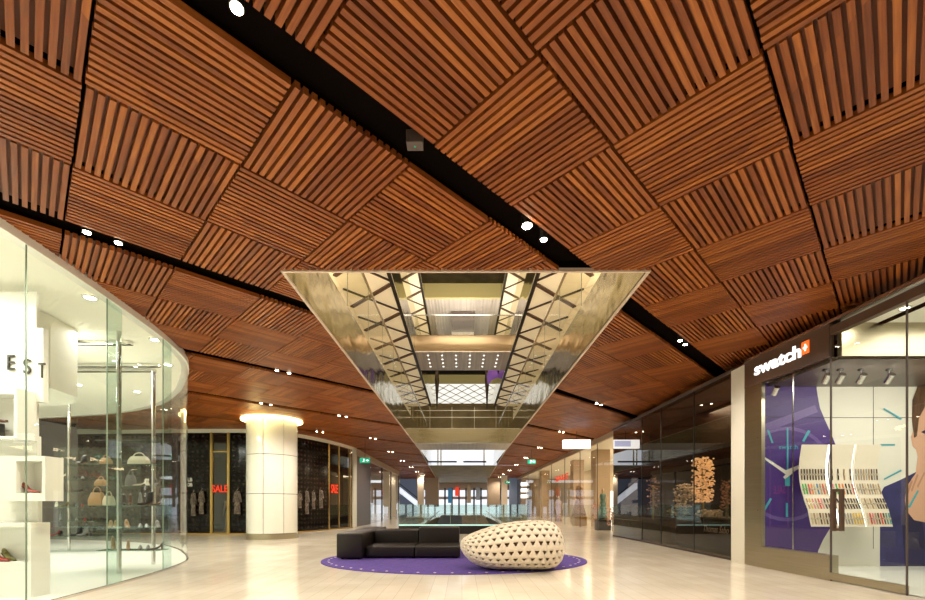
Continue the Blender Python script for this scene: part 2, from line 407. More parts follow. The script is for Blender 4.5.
for i, (_, _, x, y, P, c) in enumerate(near):
    if i < 100:
        if c == 'whole':
            o = bpy.data.objects.new('slat_panel', protoP); COL.objects.link(o); o.parent = ceiling
            o.location = (x, y, CEIL); o.rotation_euler.z = R(45 if P else -45)
        else:
            bm = bmesh.new()
            for me in c: bm.from_mesh(me)
            me = bpy.data.meshes.new('slat_panel'); bm.to_mesh(me); bm.free(); me.materials.append(W['wood']); me.materials.append(W['woodback'])
            o = bpy.data.objects.new('slat_panel', me); COL.objects.link(o); o.parent = ceiling
    else:
        if c == 'whole':
            me = protoP.copy(); me.transform(Matrix.Translation((x, y, CEIL)) @ Matrix.Rotation(R(45 if P else -45), 4, 'Z')); merge.from_mesh(me); bpy.data.meshes.remove(me)
        else:
            for me in c: merge.from_mesh(me)
me = bpy.data.meshes.new('slat_panel'); merge.to_mesh(me); merge.free(); me.materials.append(W['wood']); me.materials.append(W['woodback'])
o = bpy.data.objects.new('slat_panel', me); COL.objects.link(o); o.parent = ceiling; o['kind'] = 'stuff'
# pale trim round the opening
mb = MB(); t = .035; z0, z1 = CEIL-.02, CEIL+.03
mb.box(VL-t, VR+t, 5.8-t, 5.8, z0, z1)
mb.seg((VL-t/2, 5.8, CEIL+.005), (VL-t/2, 24.6, CEIL+.005), t, .05); mb.seg((VR+t/2, 5.8, CEIL+.005), (VR+t/2, 24.6, CEIL+.005), t, .05)
mb.seg((VL-t/2, 24.6, CEIL+.005), (-3.3-t/2, 64, CEIL+.005), t, .05); mb.seg((VR+t/2, 24.6, CEIL+.005), (3.4+t/2, 64, CEIL+.005), t, .05)
S('trim_1', 'trim', mb, label='thin pale metal edge around the long ceiling opening')
# ------------------------------------------------------------------ atrium above the opening
Zw = lambda w: EYE+w
def side(sg, X0):
    nm = 'left' if sg < 0 else 'right'
    def sb(x_in, x_out, y0, y1, w0, w1):
        a, b = X0+sg*x_in, X0+sg*x_out
        return MB().box(min(a, b), max(a, b), y0, y1, Zw(w0), Zw(w1))
    f = sb(.0, .025, 5.8, 34, 3.11, 4.1)
    bk = sb(.026, .045, 5.8, 34, 3.11, 4.1)
    S('wall_atrium_'+nm, 'fascia', f, label='brushed steel fascia along the %s side of the ceiling opening' % nm)
    ob('backing', bk, 'void_black', bpy.data.objects['wall_atrium_'+nm])
    g = MB()
    S('window_atrium_'+nm, 'vglass', g.quad((X0, 5.8, Zw(4.1)), (X0, 34, Zw(4.1)), (X0, 34, Zw(5.5)), (X0, 5.8, Zw(5.5))), label='glass balustrade above the %s steel fascia' % nm)
    rail = MB().seg((X0, 5.8, Zw(5.5)), (X0, 34, Zw(5.5)), .05, .04)
    for y in range(7, 34, 2): rail.seg((X0, y, Zw(4.1)), (X0, y, Zw(5.5)), .012, .012)
    ob('rail', rail, 'steel', bpy.data.objects['window_atrium_'+nm])
    for wz, ye, lv in ((7.7, 44, 'upper'), (13.1, 34, 'top')):
        S('ceiling_%s_%s' % (lv, nm), 'cream', sb(.0, 5.5, 5.8, ye, wz, wz+.2), label='cream self-lit ceiling of the %s gallery on the %s' % (lv, nm))
        c = bpy.data.objects['ceiling_%s_%s' % (lv, nm)]
        a = X0-sg*.0
        ob('edge_strip', MB().box(min(a, a+sg*.13), max(a, a+sg*.13), 5.8, ye, Zw(wz)-.05, Zw(wz)), 'black', c)
        z = MB(); z2 = MB(); y = 6.0; per = 2.3; i = 0
        while y < ye-1:
            z.seg((X0+sg*.13, y, Zw(wz)-.03), (X0+sg*1.9, y+per*.75, Zw(wz)-.03), .15, .05)
            z2.seg((X0+sg*1.85, y+per*.12, Zw(wz)-.05), (X0+sg*.1, y+per*.87, Zw(wz)-.05), .06, .05)
            y += per
        ob('diagonal_brace', z, 'header', c); ob('thin_brace', z2, 'brown', c)
        S('wall_atrium_%s_%s' % (lv, nm), 'fascia', sb(-.01, .12, 5.8, ye, wz+.02, wz+1.1))
        S('window_atrium_%s_%s' % (lv, nm), 'vglass', MB().quad((X0, 5.8, Zw(wz+1.1)), (X0, ye, Zw(wz+1.1)), (X0, ye, Zw(wz+2.2)), (X0, 5.8, Zw(wz+2.2))))
    S('floor_gallery_'+nm, 'beige', sb(.16, 5.5, 5.8, 44, 3.3, 3.6))
    S('wall_gallery_'+nm, 'whitewall', sb(5.5, 5.7, 5.8, 44, 3.3, 20))
side(-1, VL); side(1, VR)
S('ceiling_roof', 'darkolive', MB().box(-9, 9, 5, 66, Zw(20), Zw(20.3)))
S('wall_atrium_front', 'whitewall', MB().box(-9, 9, 5.4, 5.7, Zw(3.3), Zw(20)))
def T(name, label, cat, loc=(0, 0, 0), group=None): return thing(name, label, cat, loc, group)
# lower bridge
b1 = T('footbridge', 'olive steel footbridge crossing the ceiling opening, lowest one, with glass balustrade', 'bridge', (.05, 23.2, CEIL))
def rel(mb, loc):
    l = Vector(loc); mb.v = [tuple(Vector(v)-l) for v in mb.v]; return mb
L1 = (.05, 23.2, CEIL)
ob('fascia', rel(MB().box(VL, VR, 21.8, 21.95, Zw(3.1), Zw(3.8)), L1), 'fascia', b1)
ob('soffit', rel(MB().box(VL, VR, 21.95, 24.6, Zw(3.1), Zw(3.3)), L1), 'silver', b1)
ob('deck', rel(MB().box(VL, VR, 21.95, 24.6, Zw(3.3), Zw(3.75)), L1), 'darkolive', b1)
ob('balustrade_glass', rel(MB().quad((VL, 21.85, Zw(3.8)), (VR, 21.85, Zw(3.8)), (VR, 21.85, Zw(4.95)), (VL, 21.85, Zw(4.95))), L1), 'vglass', b1)
rl = MB()
for w in (3.82, 4.38, 4.72): rl.seg((VL, 21.83, Zw(w)), (VR, 21.83, Zw(w)), .03, .03)
for x in (-1.6, -.5, .62, 1.7): rl.seg((x, 21.83, Zw(3.8)), (x, 21.83, Zw(4.9)), .02, .02)
ob('rail', rel(rl, L1), 'steel', b1)
# upper bridge
L2 = (.05, 23.5, Zw(7.7))
b2 = T('footbridge', 'copper bellied footbridge crossing the atrium one level up, dotted with tiny downlights', 'bridge', L2)
prof = [(22.0, 7.75), (21.9, 8.0), (21.95, 8.35), (22.1, 8.6), (22.4, 8.6), (22.4, 7.75)]
ob('fascia', rel(MB().loft([[(x, y, Zw(w)) for y, w in prof] for x in (VL, VR)]), L2), 'copper', b2, smooth='auto')
ob('soffit', rel(MB().box(VL, VR, 22.0, 25.0, Zw(7.7), Zw(7.9)), L2), 'silver', b2)
for i in range(6):
    for j in range(4):
        x = -1.75+i*.72; y = 22.5+j*.6
        ob('downlight', rel(MB().cyl((x, y, Zw(7.68)), .045, .03, 8), L2), 'glow', b2)
ob('balustrade_glass', rel(MB().quad((VL, 22.1, Zw(8.6)), (VR, 22.1, Zw(8.6)), (VR, 22.1, Zw(9.6)), (VL, 22.1, Zw(9.6))), L2), 'vglass', b2)
ob('rail', rel(MB().seg((VL, 22.1, Zw(9.6)), (VR, 22.1, Zw(9.6)), .04, .04), L2), 'steel', b2)
# top bridge, silver underside
L3 = (.05, 30.5, Zw(13.1))
b3 = T('footbridge', 'topmost footbridge with pale silver ribbed underside and yellow front beam', 'bridge', L3)
ob('fascia', rel(MB().box(VL, VR, 27.6, 27.8, Zw(13.1), Zw(14.0)), L3), 'yellowmetal', b3)
rb = MB().box(VL, VR, 27.8, 34, Zw(13.15), Zw(13.4))
for i in range(22):
    if 6 < i < 15: continue
    rb.box(VL+.2*i+.05, VL+.2*i+.12, 27.8, 34, Zw(13.08), Zw(13.15))
ob('soffit', rel(rb, L3), 'silver', b3)
ob('hanging_box', rel(MB().box(-.75, .85, 29.6, 33.9, Zw(12.5), Zw(13.1)), L3), 'greybrown', b3)
ob('box_underside', rel(MB().box(-.75, .85, 31.6, 33.6, Zw(12.3), Zw(12.5)), L3), 'silver', b3)  # pale silver underside of the hanging box
wn = MB(); wn.box(-8, 8, 45, 45.2, Zw(18), Zw(26)); S('window_top', 'nightblue', wn)
S('trim_2', 'yellowmetal', MB().box(-5, 5, 50, 50.4, Zw(13.96), Zw(14.9)))
S('trim_3', 'black', MB().box(-5.4, 5.4, 49.7, 50, Zw(14.9), Zw(15.6)))
S('window_skylight', 'skylight', MB().box(-6.2, 6.2, 50.6, 64, Zw(14), Zw(14.1)), label='bright white lattice skylight far up in the atrium')
lt = MB()
for i in range(-10, 11):
    for s in (-1, 1): 
        x0 = i*1.5; x1 = x0+s*6.5
        lt.seg((x0, 50.6, Zw(13.95)), (x1, 64, Zw(13.95)), .09, .06)
ob('lattice', lt, 'lattice', bpy.data.objects['window_skylight'])
S('ceiling_soffit', 'darkolive', MB().box(VL, VR, 34, 44, Zw(7.7), Zw(7.9)))
S('wall_atrium_back', 'darkolive', MB().box(-4, 4, 34.1, 34.3, Zw(4.4), Zw(7.7)))
S('ceiling_far_soffit', 'darkolive', MB().add([(-2.58, 34, Zw(3.1)), (2.68, 34, Zw(3.1)), (3.4, 64, Zw(3.1)), (-3.3, 64, Zw(3.1))], [(0, 1, 2, 3)]))
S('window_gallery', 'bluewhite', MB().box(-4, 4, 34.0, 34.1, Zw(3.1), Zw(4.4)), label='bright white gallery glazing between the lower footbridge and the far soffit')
w = bpy.data.objects['window_gallery']; mu = MB()
for px in (438, 441, 484): mu.box((px-CX)*34/F-.05, (px-CX)*34/F+.05, 33.93, 34, Zw(3.1), Zw(4.4))
ob('mullion', mu, 'steel', w)
ob('sill', MB().box(-2.4, -.4, 33.9, 34, Zw(3.3), Zw(3.42)).box(.1, 1.9, 33.9, 34, Zw(3.3), Zw(3.42)), 'brown', w)
for i, px in enumerate((437, 487)):
    X = (px-CX)*30/F
    o = ob('tapered_mast', MB().tube([(X, 30, Zw(6.6)), (X, 30, Zw(7.6)), (X, 30, Zw(8.6)), (X, 30, Zw(9.3))], [.03, .09, .16, .10]), 'brown', smooth=True)
    tag(o, 'slender dark tapered mast hanging in the atrium, %s of the pair' % ('left' if i == 0 else 'right, with purple banner'), 'mast')
X = (492-CX)*29.8/F
tag(ob('banner', MB().add([(X-.35, 29.8, Zw(8.8)), (X-.1, 29.7, Zw(9.6)), (X+.35, 29.8, Zw(9.2)), (X+.45, 29.9, Zw(8.75)), (X, 29.7, Zw(8.5)), (X-.3, 29.8, Zw(8.2))], [(0, 1, 2, 3, 4, 5)]), 'lilac'),
    'small purple banner on the right hanging mast in the atrium', 'banner')
S('wall_atrium_near', 'void_black', MB().box(VL-.05, VR+.05, 5.775, 5.8, CEIL+.02, Zw(4.1)))
# ------------------------------------------------------------------ spotlights in the slots
def spot_fixture(x, y, label, bright=False, big=1.0):
    t = thing('spotlight', label, 'spotlight', (x, y, CEIL+.06), 'twin spotlights in the ceiling slots')
    r = .045*big
    hg = ob('housing', MB().cyl((0, 0, -.07), r, .12, 14), 'black', t, smooth='auto')
    ob('lens', MB().cyl((0, 0, -.078), r*.82, .010, 14), 'star' if bright else 'lamp', hg)
    if y > -1 and (not bright):
        pass
    return t
def lamp(kind, name, loc, energy, col=(1, .86, .68), rot=(0, 0, 0), size=.1, sizey=None, angle=110, blend=.6):
    l = bpy.data.lights.new(name, kind); l.energy = energy; l.color = col
    if kind == 'SPOT': l.spot_size = R(angle); l.spot_blend = blend; l.shadow_soft_size = size
    elif kind == 'AREA':
        l.size = size
        if sizey: l.shape = 'RECTANGLE'; l.size_y = sizey
    else: l.shadow_soft_size = size
    o = bpy.data.objects.new(name, l); COL.objects.link(o); o.location = loc; o.rotation_euler = rot
    return o
LP = []
for p in range(-1, 10):
    cw = (1.36+1.64*p)*ZC
    for X in (-6.1, -4.25, -1.6, .72, 4.1):
        y = X+cw-.1
        if y < -.5 or y > 52: continue
        if X in (-1.6, .72) and y > 5.5: continue
        if X == -6.1 and (y < 12 or y > 20): continue
        LP.append((X, y, p))
ordn = ['nearest', 'second nearest', 'third nearest', 'fourth nearest', 'fifth nearest', 'sixth nearest', 'seventh nearest', 'eighth nearest', 'ninth nearest', 'farthest', 'most distant']
from collections import defaultdict
cnt = defaultdict(int)
for X, y, p in LP:
    z = cnt[X]; cnt[X] += 1
    where = {-6.1: 'row over the white column', -4.25: 'row left of the opening', -1.6: 'slot at upper left', .72: 'slot just before the steel opening', 4.1: 'row right of the opening'}[X]
    star = (X == .72 and 4 < y < 5.5)
    if star:
        spot_fixture(X, y, 'dazzling bright spotlight in the black slot before the steel opening', True, 1.4)
        spot_fixture(X+.23, y+.25, 'small round spotlight just right of the dazzling one')
    else:
        spot_fixture(X, y, 'small round spotlight, left of the %s pair, %s' % (ordn[z], where))
        spot_fixture(X+.2, y+.2, 'small round spotlight, right of the %s pair, %s' % (ordn[z], where))
    lamp('SPOT', 'spot_lamp', (X+.1, y+.1, CEIL-.04), 410 if y < 30 else 300, (1, .88, .73), size=.06, angle=150, blend=.9)
# smoke detector in slot 1
u = 505-143; Y = F*ZC/u; X = (415-CX)*Y/F
t = thing('slot_sensor', 'small dark box sensor with green light inside the black slot', 'sensor', (X, Y, CEIL))
ob('box', MB().box(-.07, .07, -.05, .05, -.03, .08), 'greybrown', t, bevel=.006); ob('indicator', MB().cyl((0, 0, -.035), .008, .006, 8), 'green', t)
# ------------------------------------------------------------------ round column
CXX, CYY, CR = -6.88, 15.85, .86
col = thing('round_column', 'thick white glass clad round column with glowing yellow ring at its top', 'column', (CXX, CYY, 0))
ob('core', MB().cyl((0, 0, 0), CR-.05, CEIL+.08, 32), 'greybrown', col)
ob('metal_base', MB().cyl((0, 0, 0), CR+.005, .2, 40), 'gold' if False else 'brushed', col, smooth='auto')
tl = MB(); nt_ = 8
zr = [(.21, 1.58), (1.60, 2.95), (2.97, CEIL-.02)]
for za, zb in zr:
    for k in range(nt_):
        a0 = 2*math.pi*k/nt_ + R(-85.5); a1 = a0+2*math.pi/nt_-.026
        n = 8; ring = lambda z, r: [(r*math.cos(a0+(a1-a0)*i/n), r*math.sin(a0+(a1-a0)*i/n), z) for i in range(n+1)]
        rr = [p for p in ring(za, CR)] + [p for p in ring(za, CR-.04)][::-1]
        r2 = [p for p in ring(zb, CR)] + [p for p in ring(zb, CR-.04)][::-1]
        tl.loft([rr, r2])
ob('white_cladding', tl, 'coltile', col, smooth='auto')
def annulus(r0, r1, z0, z1, n=48):
    mb = MB(); prof = [(r0, z0), (r1, z0), (r1, z1), (r0, z1)]
    rings = [[(r*math.cos(2*math.pi*i/n), r*math.sin(2*math.pi*i/n), z) for r, z in prof] for i in range(n)]
    rings.append(rings[0]); return mb.loft(rings, cap=False)
ob('glowing_ring', annulus(CR+.02, 1.04, CEIL-.075, CEIL-.02), 'ring', col, smooth='auto')
lamp('POINT', 'ring_glow', (CXX, CYY-1.35, CEIL-.30), 14, (1, .8, .3), size=.2)
# ------------------------------------------------------------------ rug, sofa, pod
RX, RY, RA, RB = -.17, 9.65, 2.87, 2.15
rug = thing('oval_rug', 'oval purple rug dotted with pale studs around its rim under the sofa', 'rug', (RX, RY, 0))
n = 96
el = lambda k, z: [(RA*k*math.cos(2*math.pi*i/n), RB*k*math.sin(2*math.pi*i/n), z) for i in range(n)]
ob('pile', MB().loft([el(1, 0), el(1, .014), el(.99, .018)]), 'rug', rug)
stud = MB().cyl((0, 0, 0), .026, .003, 8).mesh('stud'); stud.materials.append(W['rugdot'])
for i in range(56):
    a = 2*math.pi*i/56; o = bpy.data.objects.new('stud', stud); COL.objects.link(o); o.parent = rug; o.location = (RA*.945*math.cos(a), RB*.945*math.sin(a), .0175)
sofa = thing('modular_sofa', 'low dark brown leather sofa with two seats and a long box arm', 'sofa', (-1.4, 10.6, .018))
LS = (-1.4, 10.6, .018)
def sb(name, d, bev=.035): return ob(name, rel(MB().box(*d), LS), 'leather', sofa, bevel=bev, seg=3)
z0 = .018
sb('arm', (-2.72, -2.16, 9.45, 12.5, z0+.03, .585))
for i, (xa, xb, zt) in enumerate(((-2.14, -1.06, .60), (-1.05, -.04, .67))):
    sb('seat', (xa, xb, 9.67, 10.75, z0+.03, .285), .03)
    sb('backrest', (xa if i else xa, xb-.02 if i else xb, 10.62, 11.2, z0+.05, zt), .04)
    sb('seat_piping', (xa+.01, xb-.01, 9.665, 9.69, .255, .262), .002)
for x, y in ((-2.62, 9.55), (-2.26, 9.55), (-2.62, 12.4), (-1.1, 9.8), (-.12, 9.8), (-.12, 11.1), (-2.1, 9.8)):
    ob('foot', rel(MB().cyl((x, y, z0), .025, .04, 10), LS), 'black', sofa)
# pod chair
PY = 8.12; k = PY/F
top = [(460, 545), (461, 541), (464, 537.5), (470, 534), (480, 530), (490, 526.7), (500, 524), (515, 521.4), (530, 520.3), (545, 520.5), (552, 522), (557, 526.5), (561, 535), (563.5, 549)]
bot = [(460, 545), (461, 549.5), (464, 554.5), (469, 560), (476, 564.3), (486, 567.4), (500, 569), (515, 569.3), (530, 569.2), (545, 568.4), (554, 566), (559, 561.5), (562, 555), (563.5, 549)]
def interp(P, x):
    for (a, b), (c, d) in zip(P, P[1:]):
        if a <= x <= c: return b+(d-b)*(x-a)/(c-a)
    return P[-1][1]
def podS(u, v, sc=1.0):
    # u in 0..1 along the length, v in 0..1 around
    u = min(max(u, 0), 1); x = 460+103.5*(.5-.5*math.cos(math.pi*u))*.55 + 103.5*u*.45
    x = min(x, 563.49)
    zt = EYE+(HY-interp(top, x))*k; zb = EYE+(HY-interp(bot, x))*k
    zb = max(zb, .02)
    h = max((zt-zb)/2, .004)*sc; zm = (zt+zb)/2
    d = h*1.42*(.94 if x > 540 else 1)
    a = 2*math.pi*v
    ca, sa = math.cos(a), math.sin(a)
    ex = .86
    cy = math.copysign(abs(ca)**ex, ca); sz = math.copysign(abs(sa)**ex, sa)
    X = (x-CX)*k
    Xc = (515-CX)*k
    shift = -.06*sz if x > 540 else 0
    return Vector((Xc+(X-Xc)*(sc if sc < 1 else 1), PY+d*cy-.08*sz*0, zm+h*sz))
NU, NV = 17, 22
pm = MB(); LPod = (1.0, PY, 0)
def ringpts(u0, u1, v0, v1):
    q_ = (0, .25, .5, .75)
    o = [(t, 0) for t in q_]+[(1, t) for t in q_]+[(1-t, 1) for t in q_]+[(0, 1-t) for t in q_]
    return [(u0+(u1-u0)*a, v0+(v1-v0)*b) for a, b in o]
for j in range(NV):
    v0, v1 = j/NV, (j+1)/NV; off = .5 if j % 2 else 0
    edges = [0.0]+[(i+off)/NU for i in range(0 if off else 1, NU)]+[1.0]
    edges = sorted(set(max(0, min(1, e)) for e in edges))
    for u0, u1 in zip(edges, edges[1:]):
        full = (u1-u0) > .9/NU and u0 > .01 and u1 < .999
        outer = ringpts(u0, u1, v0, v1)
        if not full:
            pm.poly([podS(*p) for p in outer]); continue
        cu, cv = (u0+u1)/2, (v0+v1)/2; du, dv = (u1-u0), (v1-v0)
        inner = []
        for (a, b) in outer:
            ang = math.atan2((b-cv)/dv, (a-cu)/du)
            rr = .245*(1+.30*math.cos(3*(ang-math.pi/2)))
            inner.append((cu+du*rr*math.cos(ang), cv+dv*rr*math.sin(ang)))
        n0 = len(pm.v); pm.v += [tuple(podS(*p)) for p in outer+inner]
        for i in range(16):
            q = (i+1) % 16; pm.f.append((n0+i, n0+q, n0+16+q, n0+16+i))
pod = thing('pod_chair', 'egg shaped cream lounge chair pierced with rows of small trefoil holes', 'chair', LPod)
me = rel(pm, LPod).mesh('shell')
bm = bmesh.new(); bm.from_mesh(me); bmesh.ops.remove_doubles(bm, verts=bm.verts, dist=.0006); bmesh.ops.recalc_face_normals(bm, faces=bm.faces); bm.to_mesh(me); bm.free()
sh = link('shell', me, 'pod', pod, smooth=True, fix=False)
so = sh.modifiers.new('s', 'SOLIDIFY'); so.thickness = .022; so.offset = -1
rings = [[podS(u/24, v/24, .90) for v in range(24)] for u in range(1, 24)]
ob('lining', rel(MB().loft(rings), LPod), 'podin', pod, smooth=True)
ob('seat_pad', rel(MB().ball((1.72, 8.5, .38), .20, .35, .12), LPod), 'podin', pod, smooth=True)
# ------------------------------------------------------------------ left shoe store
ZS = 4.2
def curve_len(P):
    L = [0]
    for a, b in zip(P, P[1:]): L.append(L[-1]+(b-a).length)
    return L
CL = curve_len(SCV)
def on_curve_at_px(px):     # point of the facade seen at image column px (first hit)
    for a, b in zip(SCV, SCV[1:]):
        fa = CX+F*a.x/a.y-px; fb = CX+F*b.x/b.y-px
        if fa <= 0 < fb: t = fa/(fa-fb); return a+(b-a)*t
    return None
def strip(P, z0, z1, mb=None, thick=0):
    mb = mb or MB()
    for a, b in zip(P, P[1:]): mb.quad((a.x, a.y, z0), (b.x, b.y, z0), (b.x, b.y, z1), (a.x, a.y, z1))
    return mb
def ribbon(P, inn, out, z0, z1):     # solid band following the curve
    mb = MB(); rings = []
    for i, p in enumerate(P):
        d = (P[min(i+1, len(P)-1)]-P[max(i-1, 0)]).normalized(); nrm = Vector((d.y, -d.x))
        a = p+nrm*out; b = p-nrm*inn
        rings.append([(a.x, a.y, z0), (a.x, a.y, z1), (b.x, b.y, z1), (b.x, b.y, z0)])
    return mb.loft(rings)
joints = [26, 107, 163]
win = S('window_1', 'clear', strip(SCV, .03, ZS), label='curved floor to ceiling glass front of the shoe store on the left', fix=False)
for px in joints:
    p = on_curve_at_px(px)
    ob('glass_joint', MB().box(p.x-.004, p.x+.004, p.y-.008, p.y+.008, .0, ZS), 'edge', win)
for px, ln in ((107, .32), (163, .28)):
    p = on_curve_at_px(px)
    ob('glass_fin', MB().quad((p.x, p.y, .02), (p.x-ln*.25, p.y+ln*1.2, .02), (p.x-ln*.25, p.y+ln*1.2, ZS), (p.x, p.y, ZS)), 'teal', win)
S('trim_4', 'white', ribbon(SCV, .12, .02, ZS, CEIL+.05), label='white band capping the curved store glass')
S('baseboard_left', 'steel', ribbon(SCV, .03, .01, 0, .03))
poly = [(p.x, p.y) for p in SCV]+[(-16, 15.3), (-16, 1.5)]
S('floor_store', 'store_floor', MB().loft([[(x, y, .004) for x, y in poly], [(x, y, .012) for x, y in poly]]), label='white floor of the shoe store')
S('ceiling_store', 'shopceil', MB().poly([(x-.05, y, ZS+.02) for x, y in poly]), label='white ceiling of the shoe store')
S('wall_store_back', 'whitewall', MB().box(-16.2, -16, 1.5, 15.3, 0, ZS).box(-16, -4.9, 1.3, 1.5, 0, ZS))
# recessed ceiling features
for i, (px, py, wd_) in enumerate(((72, 345, 1.1), (85, 367, 1.6), (110, 372, 1.0))):
    Y = F*(ZS-EYE-.06)/(HY-py); X = (px-CX)*Y/F
    tag(ob('ceiling_track', MB().box(X-wd_, X+wd_, Y-.04, Y+.04, ZS-.06, ZS+.0), 'steel'), ('thin grey ceiling track in the shoe store, %s' % ['nearest', 'middle, above the shelves', 'farthest'][i]), 'track')
for i, (px, py) in enumerate(((90, 298), (155, 340), (78, 385), (168, 365), (137, 392), (10, 300))):
    Y = F*(ZS-EYE)/(HY-py); X = (px-CX)*Y/F
    if in_store(X+.5, Y) or True:
        t = thing('ceiling_downlight', 'round recessed downlight in the shoe store ceiling, %s' % ['near the entrance joint', 'beside the curved glass corner', 'behind the sign', 'deepest on the right', 'above the tall shelves', 'at far left'][i], 'light', (X, Y, ZS+.01))
        ob('bezel', annulus(.07, .10, -.012, .004, 20), 'white', t); ob('lens', MB().cyl((0, 0, -.004), .07, .006, 18), 'lamp', t)
for x, y, e in ((-7, 4.5, 190), (-7.2, 8.2, 230), (-10, 11, 260), (-12, 7, 160)):
    lamp('AREA', 'store_light', (x, y, ZS-.05), e*.75, (1, .97, .88), size=1.6)
# white cubby unit
cub = thing('display_unit', 'tall white stacked cubby display wall behind the glass at far left', 'display unit', (-6.8, 5.95, 0))
LC = (-6.8, 5.95, 0)
def cb(name, d, m='white', bev=0): return ob(name, rel(MB().box(*d), LC), m, cub)
YC = 5.85
P3 = lambda px, py, Y=YC: at(px, py, Y)
def pxbox(x0, x1, y0, y1, Ya, Yb): a = P3(x0, y1, Ya); b = P3(x1, y0, Ya); return (a.x, b.x, Ya, Yb, a.z, b.z)
cb('back_panel', (-8.4, (37-CX)*5.95/F, 5.94, 5.98, 0, 4.1))
cb('header', pxbox(-60, 43, 328, 402, 5.85, 5.93))
cb('plinth', (-8.0, (36-CX)*5.95/F, 5.87, 5.93, 0, .35))
cb('middle_block', pxbox(-60, 38, 500, 524, 5.87, 5.93)); cb('upper_block', pxbox(-60, 37, 436, 456, 5.87, 5.93))
def cubby(x0, x1, y0, y1, ix0, ix1, iy0, iy1, Ya=5.6, Yb=6.3):
    o = MB(); a = P3(x0, y1, Ya); b = P3(x1, y0, Ya); c = P3(ix0, iy1, Ya); d = P3(ix1, iy0, Ya)
    o.box(a.x, c.x, Ya, Yb, a.z, b.z).box(d.x, b.x, Ya, Yb, a.z, b.z).box(c.x, d.x, Ya, Yb, a.z, c.z).box(c.x, d.x, Ya, Yb, d.z, b.z).box(c.x, d.x, Yb-.02, Yb, c.z, d.z)
    ob('cubby', rel(o, LC), 'white', cub); return c, d
A1 = cubby(-60, 17, 388, 438, -45, 14, 394, 436, 5.6, 5.86)
A2 = cubby(-12, 45, 456, 501, 16, 42, 461, 493, 5.6, 5.86)
A3 = cubby(-60, 31, 523, 598, -45, 28, 527, 562, 5.6, 5.86)
for ch, (xa, xb, ya, yb) in zip('EST', ((8, 15, 355, 370), (24, 31, 359, 374), (39, 45.5, 363, 378))):
    a = P3(xa, yb, 5.84); b = P3(xb, ya, 5.84)
    me = text_fit(ch, b.x-a.x, b.z-a.z, extrude=.008); place(me, (a.x, 5.835, a.z), (1, 0, 0))
    o = link('sign_letter', me, 'letters', None, fix=False); tag(o, 'thin dark letter %s of the sign on the white store wall' % ch, 'letter', 'letters of the store sign')
S('wall_store_curve', 'whitewall', MB().loft([[(-7.9, 6.5, z), (-6.55, 6.5, z), (-6.5, 6.9, z), (-6.6, 7.5, z), (-7.1, 8.0, z), (-7.9, 8.2, z)] for z in (3.05, ZS)]), label='white curved bulkhead behind the cubby wall')
# shelf towers
def shelf_tower(posts, z_list, xa, xb, Y, label, depth=.32, zt=None):
    cx = (xa+xb)/2
    t = thing('shelf_tower', label, 'shelves', (cx, Y, .012))
    Lc = (cx, Y, .012); 
    for (px, pyt, pyb) in posts:
        yy = F*EYE/(pyb-HY); xx = (px-CX)*yy/F
        ztop = EYE+(HY-pyt)*yy/F
        ob('post', rel(MB().cyl((xx, yy, .012), .035, ztop-.012, 12), Lc), 'steel', t, smooth='auto')
    for z in z_list: ob('shelf', rel(MB().box(xa, xb, Y-depth/2, Y+depth/2, z-.014, z), Lc), 'shelfglass', t)
    return t
Yf = 8.1
shelvesA = [EYE+(HY-y)*Yf/F for y in (549.5, 528, 505.5, 486, 464.5, 441)]
XA0, XA1 = (103-CX)*Yf/F, (163-CX)*Yf/F
shelf_tower([(119, 315, 574), (153.5, 372, 565)], shelvesA, XA0, XA1, Yf, 'tall glass shelf tower with two steel posts beside the curved corner glass')
Yb = 11.2
shelvesB = [EYE+(HY-y)*Yb/F for y in (536, 521, 507, 492, 479, 464)]
XB0, XB1 = (48-CX)*Yb/F, (100-CX)*Yb/F
shelf_tower([(69, 403, 551)], shelvesB, XB0, XB1, Yb, 'far glass shelf tower with one steel post in the middle of the shoe store')
ob('glass_screen', MB().quad((XB0, Yb+.2, .3), (XB1+.9, Yb+.2, .3), (XB1+.9, Yb+.2, 2.7), (XB0, Yb+.2, 2.7)), 'teal', None)
tag(bpy.data.objects['glass_screen'], 'green tinted glass screen behind the far shelf tower', 'screen')
# shoes
def shoe_mb(kind):
    L = .24; secs = []
    hh = {'pump': .085, 'flat': .018, 'boot': .05}[kind]
    N = 9; body = MB()
    for i in range(N):
        s = i/(N-1); x = -L/2+L*s
        wd2 = (.028+.016*math.sin(math.pi*min(1, s*1.1)))*(1 if s < .8 else 1-.75*(s-.8)/.2*.8)
        zb = hh*max(0, 1-s/.6)**1.3+.004
        th = {'pump': .055 if s < .25 else .03 if s < .6 else .038-.02*(s-.6)/.4,
              'flat': .06-.035*s, 'boot': (.20 if s < .42 else .06-.03*(s-.42))}[kind]
        ring = []
        for j in range(8):
            a = 2*math.pi*j/8
            ring.append((x, wd2*math.cos(a)*(1 if math.sin(a) < 0 else .8), zb+th/2+th/2*math.sin(a)))
        secs.append(ring)
    body.loft(secs); sole = MB()
    if kind != 'flat': sole.cyl((-L/2+.03, 0, 0), .012 if kind == 'pump' else .026, hh+.01, 8, r2=.024)
    sole.loft([[(-L/2+L*i/6, s_*.03*(1 if i < 5 else .5), hh*max(0, 1-(i/6)/.6)**1.3+q) for s_, q in ((-1, 0), (1, 0), (1, .006), (-1, .006))] for i in range(7)])
    return body, sole
SH = {}
